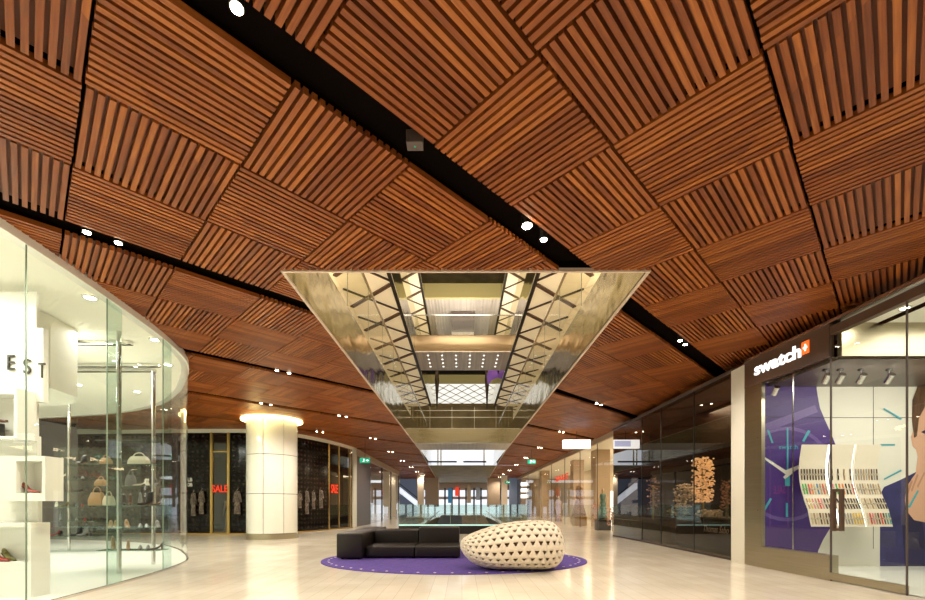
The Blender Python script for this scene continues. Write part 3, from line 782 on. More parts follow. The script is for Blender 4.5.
def shoe_proto(kind, colr):
    if (kind, colr) in SH: return SH[(kind, colr)]
    b, s = shoe_mb(kind); me = bpy.data.meshes.new('shoe')
    nb = len(b.f); b.add(s.v, s.f); me.from_pydata(b.v, [], b.f)
    me.materials.append(W['sh_'+colr]); me.materials.append(W['sh_brown' if colr != 'brown' else 'sh_black'])
    for i, p in enumerate(me.polygons):
        p.material_index = 0 if i < nb else 1; p.use_smooth = True
    SH[(kind, colr)] = me; return me
KN = {'pump': 'high heeled shoe', 'flat': 'flat shoe', 'boot': 'ankle boot'}
CN = {'black': 'black', 'tan': 'tan', 'red': 'dark red', 'cream': 'cream', 'olive': 'olive', 'pink': 'pink', 'brown': 'dark brown', 'grey': 'grey'}
def shoe(kind, colr, x, y, z, rz, where, parts=False, group='shoes on the glass shelves', sc_=1.0, side_=''):
    lab = '%s%s %s %s' % (side_, CN[colr], KN[kind], where)
    if parts:
        t = thing('shoe', lab, 'shoe', (x, y, z), group, rz); t.scale = (sc_,)*3
        b, s = shoe_mb(kind)
        ob('upper', b, 'sh_'+colr, t, smooth=True); ob('sole', s, 'sh_brown', t, smooth='auto')
        return t
    o = bpy.data.objects.new('shoe', shoe_proto(kind, colr)); COL.objects.link(o)
    o.location = (x, y, z); o.rotation_euler.z = rz; o.scale = (sc_,)*3
    return tag(o, lab, 'shoe', group)
def bag(x, y, z, w_, h, m, lab):
    t = thing('handbag', lab, 'handbag', (x, y, z))
    rings = [[(s*w_/2*k, d*.06*k2_, zz) for s, d in ((-1, -1), (1, -1), (1, 1), (-1, 1))] for zz, k, k2_ in ((0, 1, 1), (h*.5, .95, 1), (h, .75, .5))]
    bd = ob('body', MB().loft(rings), m, t, bevel=.012)
    pts = [(w_*.28*math.cos(math.pi*i/10), 0, h*.98+h*.45*math.sin(math.pi*i/10)) for i in range(11)]
    ob('handle', MB().tube(pts, .009, 6), m, bd, smooth=True)
# cubby shoes
zA = A2[0].z+.0; 
shoe('pump', 'red', P3(31, 0, 5.67).x, 5.68, P3(0, 493, 5.6).z, R(-8), 'in the protruding white cubby', True, 'shoes in the white cubbies', 1.0, 'front ')
shoe('pump', 'brown', P3(22, 0, 5.75).x, 5.77, P3(0, 493, 5.6).z, R(-20), 'in the protruding white cubby', True, 'shoes in the white cubbies', 1.0, 'rear ')
shoe('pump', 'red', P3(2, 0, 5.67).x, 5.66, P3(0, 562, 5.6).z, R(-10), 'in the lowest white cubby', True, 'shoes in the white cubbies', 1.1, 'left ')
shoe('pump', 'olive', P3(9, 0, 5.75).x, 5.76, P3(0, 562, 5.6).z, R(-20), 'in the lowest white cubby', True, 'shoes in the white cubbies', 1.1, 'right ')
tag(bx('shoe_box', 'sh_black', (P3(-20, 0, 5.85).x, P3(9, 0, 5.85).x, 5.63, 5.8, P3(0, 436, 5.6).z+.001, P3(0, 422, 5.65).z), None, bevel=.004), 'black box on the floor of the top left cubby', 'box')
shoe('flat', 'brown', P3(0, 0, 5.7).x, 5.7, P3(0, 422, 5.65).z+.003, R(-10), 'on the black box in the top left cubby', True, 'shoes in the white cubbies')
def px_on(px, Y): return (px-CX)*Y/F
shn = ['lowest', 'second lowest', 'third lowest', 'fourth lowest', 'fifth lowest', 'top']
towerA = [  # shelf index, px, kind, colour
    (0, 113, 'boot', 'tan', 1.0), (0, 119, 'boot', 'brown', 1.0), (0, 130, 'boot', 'tan', .75), (0, 142, 'flat', 'black', 1), (0, 149, 'flat', 'black', 1), (0, 156, 'pump', 'black', 1),
    (1, 110, 'pump', 'tan', 1), (1, 117, 'pump', 'tan', 1), (1, 128, 'pump', 'tan', 1.1), (1, 140, 'flat', 'grey', 1), (1, 147, 'flat', 'grey', 1), (1, 157, 'pump', 'grey', 1),
    (2, 124, 'boot', 'black', .9), (2, 131, 'boot', 'brown', .9), (2, 139, 'boot', 'grey', 1.0), (2, 147, 'boot', 'black', 1.0), (2, 157, 'pump', 'brown', 1.0),
    (3, 140, 'pump', 'cream', 1), (3, 147, 'pump', 'cream', 1), (3, 158, 'pump', 'black', 1),
    (4, 126, 'pump', 'black', 1), (4, 155, 'pump', 'brown', 1)]
for i, px, kd, cl, s_ in towerA:
    shoe(kd, cl, px_on(px, Yf-.02), Yf-.02+random.uniform(-.05, .05), shelvesA[i]+.001, R(random.choice((-45, -55, -130, -50))), 'on the %s shelf of the tower by the curved corner, at column %s' % (shn[i], '') if False else 'on the %s shelf of the corner tower, %s' % (shn[i], {0: 'far left', 1: 'left', 2: 'centre', 3: 'right', 4: 'far right'}[min(4, max(0, int((px-104)/11.5)))]), sc_=s_*1.02)
towerB = [(5, 58, 'pump', 'cream'), (5, 80, 'boot', 'black'), (4, 60, 'pump', 'cream'), (4, 76, 'flat', 'black'), (4, 84, 'flat', 'grey'), (3, 54, 'boot', 'pink'), (3, 60, 'boot', 'pink'), (3, 78, 'flat', 'black'), (3, 86, 'flat', 'black'),
          (2, 57, 'pump', 'cream'), (2, 61, 'pump', 'olive'), (2, 78, 'flat', 'grey'), (2, 83, 'flat', 'red'), (2, 90, 'flat', 'black'), (1, 60, 'boot', 'grey'), (1, 76, 'flat', 'grey'), (1, 85, 'flat', 'red'), (1, 92, 'flat', 'black'),
          (0, 54, 'pump', 'red'), (0, 60, 'pump', 'black'), (0, 75, 'boot', 'black'), (0, 82, 'boot', 'grey'), (0, 90, 'flat', 'black')]
for i, px, kd, cl in towerB:
    shoe(kd, cl, px_on(px, Yb), Yb+random.uniform(-.04, .04), shelvesB[i]+.001, R(random.choice((-45, -55, -130, -50))), 'on the %s shelf of the far tower, %s' % (shn[i], {0: 'far left', 1: 'left', 2: 'centre', 3: 'right', 4: 'far right'}[min(4, max(0, int((px-48)/10)))]), group='shoes on the far glass shelves', sc_=1.0)
bag(px_on(97, Yf), Yf+.0, shelvesA[2]+.001, .26, .24, 'sh_tan', 'tan handbag with round handle on the left end of a glass shelf'); bag(px_on(109, Yf), Yf, shelvesA[2]+.001, .17, .18, 'sh_cream', 'cream handbag beside the tan handbag')
bag(px_on(139, Yf), Yf, shelvesA[4]+.001, .36, .15, 'sh_cream', 'wide cream handbag on the fifth lowest shelf of the corner tower'); bag(px_on(130, Yf), Yf+.02, shelvesA[3]+.001, .15, .20, 'sh_grey', 'small grey green bag on the fourth lowest shelf of the corner tower')
bag(px_on(106, Yf), Yf, shelvesA[4]+.001, .18, .12, 'sh_tan', 'small tan bag on the left end of the fifth lowest shelf'); bag(px_on(101, Yf), Yf, shelvesA[3]+.001, .18, .12, 'sh_tan', 'small tan bag above the round handled bag')
for sgn, sh_, z in ((0, 2, shelvesA[2]), (0, 3, shelvesA[3]), (0, 4, shelvesA[4])):
    bxs = bx('glass_ledge', 'shelfglass', (px_on(88, Yf), XA0, Yf-.12, Yf+.12, z-.008, z)); tag(bxs, 'small glass ledge reaching left of the corner tower at the %s level' % shn[sh_], 'shelf')
# ------------------------------------------------------------------ watch store on the right
def fx(y):   # facade plan line
    P = [(3.0, 5.92), (5.8, 5.9), (6.98, 5.86), (8.85, 5.76)]
    return interp(P, y) if y > 3 else 5.92
def fy(px):  # depth at which the facade crosses image column px
    lo, hi = 3.0, 9.4
    for _ in range(40):
        m = (lo+hi)/2
        if (px-CX)*m/F > fx(m): hi = m
        else: lo = m
    return lo
def fpt(px, z): y = fy(px); return Vector((fx(y), y, z))
ZT = 4.08
Ya, Ym, Yd = fy(746), fy(831), fy(907)
def fband(ya, yb, z0, z1, inn, out, n=6, mb=None):
    mb = mb or MB(); ys = [ya+(yb-ya)*i/n for i in range(n+1)]
    return mb.loft([[(fx(y)-out, y, z0), (fx(y)-out, y, z1), (fx(y)+inn, y, z1), (fx(y)+inn, y, z0)] for y in ys])
S('trim_5', 'header', fband(Ym, Ya, 3.56, ZT, .05, .03), label='dark brown sign board over the watch store window')
S('trim_6', 'steel', fband(3.0, Ya, ZT, ZT+.05, .25, .05), label='thin metal cap running above the watch store front')
S('wall_above_shops', 'void_black', MB().box(6.5, 6.6, 2, 17, ZT-.05, CEIL+.08))
S('trim_7', 'header', fband(3.0, Ym, 3.90, 4.03, .08, .02), label='brown transom rail above the watch store door glass')
S('trim_8', 'brushed', fband(fy(763), Ya, 0, 3.56, .04, .03, 2), label='bronze jamb at the left of the watch store window')
S('baseboard_right', 'brushed', fband(Ym, fy(763), 0, .40, .12, .03), label='brushed bronze plinth under the watch store window')
S('wall_pilaster', 'whitewall', MB().box(5.80, 6.3, Ya+.02, 9.42, 0, ZT), label='white pilaster between the dark shop and the watch store')
w2 = S('window_2', 'clear', MB().quad((fx(Ym), Ym, .40), (fx(Ya), Ya, .40), (fx(Ya), Ya, 3.56), (fx(Ym), Ym, 3.56)), label='watch store display window glass', fix=False)
ob('glass_joint', MB().box(fx(fy(793))-.005, fx(fy(793))+.005, fy(793)-.008, fy(793)+.008, .4, 3.56), 'steel', w2)
dr = S('door_1', 'clear', MB().quad((fx(Yd), Yd, .12), (fx(Ym), Ym, .12), (fx(Ym), Ym, 3.9), (fx(Yd), Yd, 3.9)), label='frameless glass door of the watch store', fix=False)
ob('door_rail', fband(Yd, Ym, .02, .13, .03, .03, 2), 'brushed', dr)
ob('glass_edge', MB().box(fx(Ym)-.012, fx(Ym)+.012, Ym-.008, Ym+.008, .0, 3.9).box(fx(Yd)-.010, fx(Yd)+.010, Yd-.008, Yd+.008, 0, 4.0), 'greybrown', dr)
hd = MB()
for px in (838.5, 846.5): 
    p = fpt(px, 0); a = EYE+(HY-489)*p.y/F; b = EYE+(HY-531)*p.y/F
    hd.box(p.x-.10, p.x-.05, p.y-.024, p.y+.024, b, a)
p0 = fpt(838.5, 0); p1 = fpt(846.5, 0)
hd.box(p0.x-.09, p0.x-.06, p1.y, p0.y, b, b+.04); hd.box(p0.x-.09, p0.x-.06, p1.y, p0.y, a-.04, a)
ob('door_handle', hd, 'header', dr)
w3 = S('window_3', 'clear', MB().quad((fx(3.0), 3.0, .02), (fx(Yd), Yd, .02), (fx(Yd), Yd, 4.03), (fx(3), 3.0, 4.03)), label='watch store side glass at the right edge', fix=False)
# logo
ya_, yb_ = fy(756.5), fy(803)
org = Vector((fx(ya_)-.035, ya_, 0)); xd = Vector((fx(yb_)-fx(ya_), yb_-ya_, 0))
me = text_fit('swatch', xd.length, .235, extrude=.012, offset=.022, spacing=1.0)
org.z = EYE+(HY-376.5)*ya_/F+.01
place(me, org, xd)
sg = thing('store_sign', 'lit store sign with white letters on the brown board', 'sign', tuple(org))
me.transform(Matrix.Translation(-org)); link('lettering', me, 'logo', sg, fix=False)
yc_, yd_ = fy(804), fy(812)
sq = MB(); zz = org.z+.02
def fquad(y0, y1, z0, z1, out): return [(fx(y0)-out, y0, z0), (fx(y1)-out, y1, z0), (fx(y1)-out, y1, z1), (fx(y0)-out, y0, z1)]
ob('square_emblem', rel(MB().poly(fquad(yc_, yd_, zz, zz+.215, .045)), org), 'orange', sg, fix=False)
ym = (yc_+yd_)/2; h = abs(yc_-yd_)
ob('cross', rel(MB().poly(fquad(ym+.012+h*.0, ym-.02, zz+.05, zz+.165, .05)).poly(fquad(ym+h*.27, ym-h*.27, zz+.09, zz+.125, .05)), org), 'logo', sg, fix=False)
# interior
YW = 8.5
S('wall_watch_back', 'whitewall', MB().box(5.85, 12, YW, YW+.1, 0, ZT), label='white back wall of the watch store')
S('wall_watch_end', 'whitewall', MB().box(12, 12.1, 2, YW+.1, 0, ZT))
S('floor_watch', 'store_floor', MB().add([(fx(3)+.05, 3, .01), (fx(5.8)+.05, 5.8, .01), (fx(7)+.05, 7, .01), (fx(YW)+.1, YW, .01), (12, YW, .01), (12, 3, .01)], [(0, 1, 2, 3, 4, 5)]))
S('ceiling_watch', 'shopceil', MB().box(5.98, 12, 2, 6.9, ZT-.03, ZT-.01))
S('trim_9', 'brushed', MB().box(5.93, 12, 6.82, 6.9, 3.53, ZT-.03), label='brushed metal bulkhead inside the watch store')
S('ceiling_watch_soffit', 'greybrown', MB().box(5.95, 12, 6.9, YW, 3.50, 3.56))
for i, px in enumerate((775, 826, 840, 861, 889)):
    Y = 7.4; X = px_on(px, Y) if px > 800 else px_on(px, 8.2); Y = Y if px > 800 else 8.2
    t = thing('track_spotlight', 'grey adjustable track spotlight in the watch store, %s' % ['by the window corner', 'second from the left', 'middle', 'fourth from the left', 'rightmost'][i], 'spotlight', (X, Y, 3.50), 'track spotlights in the watch store')
    ob('base', MB().cyl((0, 0, -.03), .045, .03, 12), 'black', t); ob('arm', MB().cyl((0, 0, -.12), .012, .1, 8), 'greybrown', t)
    ob('housing', MB().cyl((0, -.06, -.10), .05, .17, 12, axis=(.15, .7, -.6)), 'steel', t, smooth='auto')
t = thing('ceiling_downlight', 'bright small downlight in the watch store ceiling', 'light', (px_on(905, 6.0*1.0), F*2.86/(HY-307), ZT-.03))
t.location.x = px_on(905, t.location.y)
ob('bezel', annulus(.05, .075, -.012, .004, 20), 'white', t); ob('lens', MB().cyl((0, 0, -.006), .05, .006, 16), 'star', t)
lamp('AREA', 'watch_store_light', (8.2, 5.2, ZT-.08), 85, (1, .93, .82), size=2.5)
lamp('AREA', 'watch_store_wash', (7.6, 7.1, 3.42), 42, (1, .93, .82), rot=(R(35), 0, 0), size=3, sizey=.3)
# watch poster
Yp = YW-.004
def PP(pts, dy): return [at(x, y, YW-dy) for x, y in pts]
po = thing('wall_poster', 'huge purple wristwatch face poster with teal hour marks on the back wall', 'poster', (6.5, YW, 1.5)); LPo = (6.5, YW, 1.5)
def pp(name, pts, dy, m, par=po, L=LPo): return ob(name, rel(MB().poly(PP(pts, dy)), L), m, par)
edge = [(816, 383), (817.5, 395), (820, 408), (825, 420), (831, 433), (836, 446), (838, 460), (838, 500), (832, 525), (823, 540), (818, 551), (818, 567)]
pp('purple_ground', [(764, 383)]+edge+[(764, 567)], .004, 'purple')
arc = [(787+44*math.cos(a)*(1), 474+46*math.sin(a)) for a in [R(x) for x in range(0, 360, 10)]]
cr_ = MB(); n = 36
for i in range(n):
    a, b = R(i*10), R(i*10+10)
    q = [(787+r*math.cos(t_), 474+r*1.02*math.sin(t_)) for r, t_ in ((43, a), (43, b), (46.5, b), (46.5, a))]
    if all(756 < x < 835 for x, y in q): cr_.poly(PP(q, .008))
ob('dial_ring', rel(cr_, LPo), 'purple2', po)
pp('pale_band', [(762, 425), (815, 405), (818, 412), (762, 434)], .006, 'purple2')
for pts in ([(767, 430), (769, 430), (773.5, 443), (771.5, 443)], [(808, 430), (810.5, 431), (804, 442), (802, 441)], [(786.8, 428), (788.4, 428), (788.4, 470), (786.8, 470)], [(785, 470), (790, 470), (790, 486), (785, 486)],
            [(785.8, 503), (788, 503), (788, 517), (785.8, 517)], [(770, 498), (772, 499), (765, 511), (763, 510)], [(805, 498), (803, 499), (808, 511), (811, 510)], [(760, 473), (764, 473), (764, 475), (760, 475)]):
    pp('hour_mark', pts, .010, 'cyan')
pp('clock_hand', [(764, 456.5), (765.5, 460), (788, 476), (790, 473)], .012, 'printwhite'); pp('clock_hand', [(784, 471), (788, 475), (802, 467), (801, 464)], .013, 'printwhite'); pp('clock_hand', [(783, 477), (785, 479), (793, 473), (791, 470)], .014, 'printwhite')
a = at(779, 449, YW-.01); b = at(798, 445, YW-.01)
me = text_fit('swatch', b.x-a.x, b.z-a.z, extrude=.001); place(me, (a.x-6.5, -.011, a.z-1.5), (1, 0, 0)); link('poster_lettering', me, 'cyan', po, fix=False)
# white watch poster marks + portrait
LPr = (9.2, YW, 1.7)
pr = thing('wall_poster', 'large printed portrait of a person in a navy jacket, hand at chin', 'poster', LPr)
def pq(name, pts, dy, m): return ob(name, rel(MB().poly(PP(pts, dy)), LPr), m, pr)
pq('jacket', [(880, 567), (880, 495), (884, 487), (900, 480), (916, 472), (924, 462), (935, 462), (960, 480), (985, 500), (990, 567)], .004, 'navy')
pq('jacket_lapel', [(905, 567), (902, 520), (907, 488), (915, 475), (918, 490), (925, 540), (924, 567)], .006, 'navydark')
pq('neck', [(918, 455), (940, 458), (944, 490), (925, 505), (915, 480)], .007, 'skin')
pq('face', [(915, 420), (914, 440), (918, 458), (928, 472), (938, 476), (948, 470), (956, 450), (958, 425), (950, 400), (935, 392), (920, 400)], .008, 'skin')
pq('ear', [(912.5, 432), (911, 437), (912.5, 446), (916, 450), (917, 436)], .009, 'skin')
pq('hair', [(914, 438), (912, 420), (912.5, 400), (918, 385), (930, 376), (948, 378), (958, 390), (962, 412), (955, 405), (940, 402), (926, 405), (919, 418), (917, 436)], .010, 'hair')
pq('eye', [(921, 432), (925, 430), (929, 432), (925, 434)], .011, 'navydark'); pq('eye', [(942, 432), (946, 430), (950, 432), (946, 434)], .011, 'navydark')
pq('nose', [(935, 434), (937, 434), (939, 447), (933, 447)], .011, 'lip'); pq('mouth', [(929, 456), (936, 454.5), (943, 456), (936, 459)], .011, 'lip')
pq('hand', [(905, 500), (906, 488), (911, 480), (916, 473), (921, 471), (926, 470), (934, 476), (940, 490), (938, 510), (928, 523), (914, 520), (906, 510)], .012, 'skin')
for q in ([(911, 480), (913, 481), (907, 498), (905.8, 496)], [(917, 474), (918.5, 475), (912, 492), (911, 490)], [(924, 472), (925, 473), (918, 488), (917, 486)]): pq('finger_line', q, .014, 'skin2')
for q in ([(883, 409), (884, 407.8), (902, 418.5), (901, 420)], [(880, 444), (895, 444), (895, 445.5), (880, 445.5)], [(884, 480), (884, 478.5), (901, 469.5), (902, 471)], [(908, 507), (910, 508), (919, 491), (917.5, 490)]): pq('hour_mark', q, .015, 'cyan')
S('trim_10', 'greybrown', MB().box(px_on(873, YW), px_on(873.5, YW), YW-.004, YW, .35, 3.5).box(5.9, 9.5, YW-.004, YW, at(0, 418, YW).z, at(0, 417.4, YW).z))
# display panels with watches
def prof(s):     # s 0 top .. 1 bottom -> depth
    return 8.2 + .10*math.sin(math.pi*min(1, s*1.25)) - .22*s*s
zt_, zb_ = at(0, 444.6, 8.2).z, at(0, 526.6, 8.0).z
PX = [(802.5, 828.6), (833, 855), (857.5, 881.4)]
wcols = [[['brown', 'black', 'brown', 'black', 'brown', 'black', 'brown', 'black', 'brown'], ['green', 'green', 'red', 'orange', 'cream', 'blue', 'tan', 'red', 'tan'], ['tan', 'yellow', 'pink', 'tan', 'red', 'pink', 'black', 'brown', 'black'], ['cream', 'tan', 'cream', 'brown', 'tan', 'brown', 'brown', 'tan', 'brown']],
         [['black', 'black', 'tan', 'brown'], ['pink', 'green', 'orange', 'orange', 'black', 'brown', 'red'], ['black', 'black', 'brown', 'black', 'brown', 'black', 'brown', 'black'], ['cream', 'grey', 'grey', 'grey', 'yellow', 'yellow', 'yellow', 'yellow']],
         [['grey', 'tan', 'grey', 'tan', 'grey', 'tan', 'brown', 'grey', 'brown'], ['cream', 'grey', 'tan', 'cream', 'tan', 'grey', 'tan', 'cream', 'tan'], ['cream', 'tan', 'cream', 'tan', 'cream', 'brown', 'black', 'brown', 'black'], ['cream', 'red', 'pink', 'tan', 'brown', 'red', 'brown', 'teal', 'teal']]]
WM = {}
def watch_mesh(c):
    if c in WM: return WM[c]
    mb = MB(); H = .21
    mb.box(-.010, .010, -.008, 0, -H/2, -.02); mb.box(-.010, .010, -.008, 0, .02, H/2); nb = len(mb.f)
    mb.cyl((0, .002, 0), .019, .014, 12, axis=(0, -1, 0)); n2 = len(mb.f); mb.cyl((0, -.012, 0), .014, .003, 12, axis=(0, -1, 0))
    me = bpy.data.meshes.new('wristwatch'); me.from_pydata(mb.v, [], mb.f)
    for k_ in ('w_'+c, 'steel', 'w_cream' if c not in ('cream', 'green', 'red') else 'w_'+c): me.materials.append(W[k_])
    for i, p in enumerate(me.polygons): p.material_index = 0 if i < nb else (1 if i < n2 else 2)
    WM[c] = me; return me
rown = ['top', 'second', 'third', 'bottom']; ryy = [.365, .545, .725, .905]
pn = ['left', 'middle', 'right']
for pi_, (xa, xb) in enumerate(PX):
    X0, X1 = px_on(xa, 8.2), px_on(xb, 8.2); cx = (X0+X1)/2
    dp = thing('watch_display', 'curved cream display panel holding rows of wristwatches, %s of three' % pn[pi_], 'display panel', (cx, 8.15, 1.5), 'curved watch display panels')
    mb = MB(); n = 20; rg = []
    for i in range(n+1):
        s = i/n; z = zt_+(zb_-zt_)*s; y = prof(s); rg.append([(X0, y, z), (X1, y, z), (X1, y+.02, z), (X0, y+.02, z)])
    ob('panel', rel(mb.loft(rg), (cx, 8.15, 1.5)), 'panelcream', dp, smooth='auto')
    ob('bracket', rel(MB().box(cx-.03, cx+.03, 8.27, YW-.016, 1.45, 1.55), (cx, 8.15, 1.5)), 'steel', dp)
    led = MB()
    for r in range(4):
        cl = wcols[pi_][r]; s = ryy[r]; z = zt_+(zb_-zt_)*s; y = prof(s)
        dz = .01; slope = (prof(s+.02)-prof(s-.02))/((zb_-zt_)*.04)
        for k_, c in enumerate(cl):
            m_ = .06 if pi_ != 1 or r else .08
            x = X0+(X1-X0)*(m_+(1-2*m_)*(k_/(len(cl)-1)))
            o = bpy.data.objects.new('wristwatch', watch_mesh(c)); COL.objects.link(o)
            o.location = (x, y-.006, z); o.rotation_euler.x = -math.atan(slope)
            same = [q for q in cl if q == c]
            if len(same) == 1: lab = 'the one %s wristwatch in the %s row of the %s panel' % (c, rown[r], pn[pi_])
            elif len(same) == len(cl): lab = '%s wristwatch in the %s row of the %s curved panel' % (c, rown[r], pn[pi_])
            else:
                idx = [q for q in range(len(cl)) if cl[q] == c].index(k_)
                lab = '%s wristwatch, %s from left in its colour, %s row, %s panel' % (c, ['first', 'second', 'third', 'fourth', 'fifth'][idx], rown[r], pn[pi_])
            tag(o, lab, 'watch', 'wristwatches on the curved panels')
for i, (xa, xb) in enumerate(((829.3, 832.3), (855.4, 857.0))):
    X0, X1 = px_on(xa, 8.2), px_on(xb, 8.2); mb = MB(); rg = []
    for j in range(21):
        s = j/20; z = zt_+(zb_-zt_)*s; y = prof(s)+.03; rg.append([(X0, y, z), (X1, y, z), (X1, y+.01, z), (X0, y+.01, z)])
    tag(ob('light_strip', mb.loft(rg), 'glow'), 'glowing white light strip between the %s curved panels' % ('left and middle' if i == 0 else 'middle and right'), 'light strip')
# ------------------------------------------------------------------ dark glass shop
XD = 5.85
S('trim_11', 'greybrown', MB().box(XD-.04, XD+.1, 9.4, 16.9, ZT-.02, ZT+.05), label='thin metal cap above the dark glass shop')
S('baseboard_dark', 'brown', MB().box(XD-.02, XD+.05, 9.4, 16.9, 0, .05))
yj = [F*XD/(px-CX) for px in (642, 661, 694)]
S('wall_dark_panel', 'darker', MB().quad((XD, yj[0], .05), (XD, 16.9, .05), (XD, 16.9, ZT), (XD, yj[0], ZT)), label='nearly black glass panel at the far end of the dark shop', fix=False)
w4 = S('window_4', 'dark', MB().quad((XD, 9.42, .05), (XD, yj[0], .05), (XD, yj[0], ZT), (XD, 9.42, ZT)), label='dark tinted glass front of the jewellery shop', fix=False)
for y in yj: ob('glass_joint', MB().box(XD-.01, XD+.01, y-.012, y+.012, .05, ZT), 'black', w4)
S('wall_dark_back', 'brown', MB().box(10.0, 10.1, 8.7, 16.9, 0, ZT).box(5.9, 10, 16.85, 16.95, 0, ZT).box(6.3, 10.1, 8.65, 8.75, 0, ZT))
S('ceiling_dark_shop', 'greybrown', MB().box(5.9, 10, 8.7, 16.9, ZT-.1, ZT-.05))
S('trim_12', 'brown', MB().box(7.2, 7.35, 9.4, 16.8, 2.9, ZT-.1), label='dark hanging bulkhead in the dark shop')
ds = thing('display_counter', 'long black display counter with white script behind the dark glass', 'counter', (6.6, 11.2, 0)); LD = (6.6, 11.2, 0)
ob('body', rel(MB().box(6.25, 7.1, 9.6, 12.8, .12, .85), LD), 'brown', ds, bevel=.01); ob('top', rel(MB().box(6.2, 7.15, 9.55, 12.85, .85, .89), LD), 'greybrown', ds); ob('toe_kick', rel(MB().box(6.3, 7.05, 9.65, 12.75, 0, .12), LD), 'black', ds)
y0 = F*6.24/(704-CX); y1 = F*6.24/(729-CX)
me = text_fit('Thomas Sabo', y0-y1, .17, extrude=.002, shear=.4); place(me, (6.235-6.6, y0-11.2, .52), (0, -1, 0)); link('script_lettering', me, 'printwhite', ds, fix=False)
ds2 = thing('display_counter', 'lower dark display counter at the far half of the dark shop', 'counter', (6.6, 14.5, 0)); ob('body', MB().box(-.3, .5, -1.3, 1.3, 0, .75), 'brown', ds2, bevel=.01)
def blossom(name, cx, cy, z0, h, r, m, label, cat, n=60, stem=True):
    t = thing(name, label, cat, (cx, cy, z0))
    if stem: ob('stem', MB().cyl((0, 0, 0), .03, h*.8, 8), 'leaf', t)
    mb = MB()
    for i in range(n):
        a = random.uniform(0, 2*math.pi); q = random.random(); zz = h*(.25 + .75*random.random()); rr = r*math.sqrt(q)*(1-.3*abs(zz/h-.6))
        s = random.uniform(.025, .055)*max(.7, r/.35); mb.ball((rr*math.cos(a), rr*math.sin(a), zz), s, s, s*.7, 6, 4)
    ob('flowers', mb, m, t); return t
yc = 11.1
blossom('flower_column', px_on(701, 11.3)+.05, 11.3, .89, 1.55, .27, 'flower', 'glowing orange and pink flower column on the dark shop counter', 'flowers', 420)
blossom('flower_arrangement', px_on(684, 12.2), 12.2, .89, .9, .3, 'sh_cream', 'cream flower arrangement with tall centre left of the glowing column', 'flowers', 170)
blossom('flower_arrangement', px_on(722, 10.6), 10.4, .89, .9, .16, 'pink', 'slim pink flower spray near the white pilaster', 'flowers', 110)
blossom('leaf_garland', px_on(676, 12.5), 12.4, .87, .22, .30, 'leaf', 'low leafy garland at the left end of the counter', 'plant', 110, False)
blossom('leaf_garland', px_on(714, 10.7), 10.9, .87, .20, .30, 'sh_cream', 'pale low garland on the counter right of the glowing column', 'plant', 110, False)
blossom('flower_arrangement', px_on(656, 13.6), 13.8, .75, 1.3, .2, 'pink', 'tall dusty pink flower spray farthest left in the dark shop', 'flowers', 110)
for i, (px, ya_, yb_, zz) in enumerate(((623, 464, 485, 0), (630, 470, 500, 0), (636, 462, 490, 0))):
    pass
# pale display cases behind the near black panel
for i, (px, y0_, y1_) in enumerate(((619, 483, 497), (627, 490, 512), (635, 478, 500), (619, 500, 514), (635, 503, 516))):
    Y = 15.6+.25*i; a = at(px-2.8, y1_, Y); b = at(px+2.8, y0_, Y)
    if a.x < XD+.1: d_ = XD+.12-a.x; a.x += d_; b.x += d_
    tag(bx('display_case', 'glow', (a.x, b.x, Y, Y+.1, a.z, b.z), None), 'small pale lit display case behind the black glass, %s' % ['upper left', 'centre', 'upper right', 'lower left', 'lower right'][i], 'display case', 'lit display cases')
lamp('AREA', 'dark_shop_light', (7.6, 11.5, ZT-.2), 200, (1, .85, .65), size=2.5)
lamp('POINT', 'column_glow', (6.9, 11.0, 2.6), 20, (1, .6, .3), size=.2)
# ------------------------------------------------------------------ fashion shops beyond on the right
XF = 6.35
jw = [17.0, 20.5, 23.5, 27, 31, 36, 42, 50]
w5 = S('window_5', 'amber', MB().quad((XF, 17, .03), (XF, 50, .03), (XF, 50, CEIL), (XF, 17, CEIL)), label='clear warm shop windows beyond the dark shop on the right', fix=False)
for y in jw[1:]: ob('glass_joint', MB().box(XF-.015, XF+.015, y-.02, y+.02, 0, CEIL), 'greybrown', w5)
S('wall_far_right', 'warmshop', MB().box(11, 11.1, 17, 50, 0, CEIL))
S('wall_far_right_end', 'beige', MB().box(6.35, 11, 50, 50.1, 0, CEIL))
S('ceiling_far_right', 'shopceil', MB().box(6.4, 11, 17, 50, CEIL-.1, CEIL-.05))
S('trim_13', 'beige', MB().box(6.3, 6.4, 17, 50, CEIL-.22, CEIL+.05))
for i, (px, wd_, Y) in enumerate(((602, .55, 23.6), (578, .5, 29), (545, .5, 38), (524, .5, 48))):
    X = px_on(px, Y); tag(bx('square_column', 'beige', (X-wd_*.6, X+wd_*.8, Y, Y+.9, 0.0, CEIL-.1)), 'beige square column inside the right hand shop windows, %s' % ['nearest', 'second', 'third', 'farthest'][i], 'column', 'columns in the right hand shops')
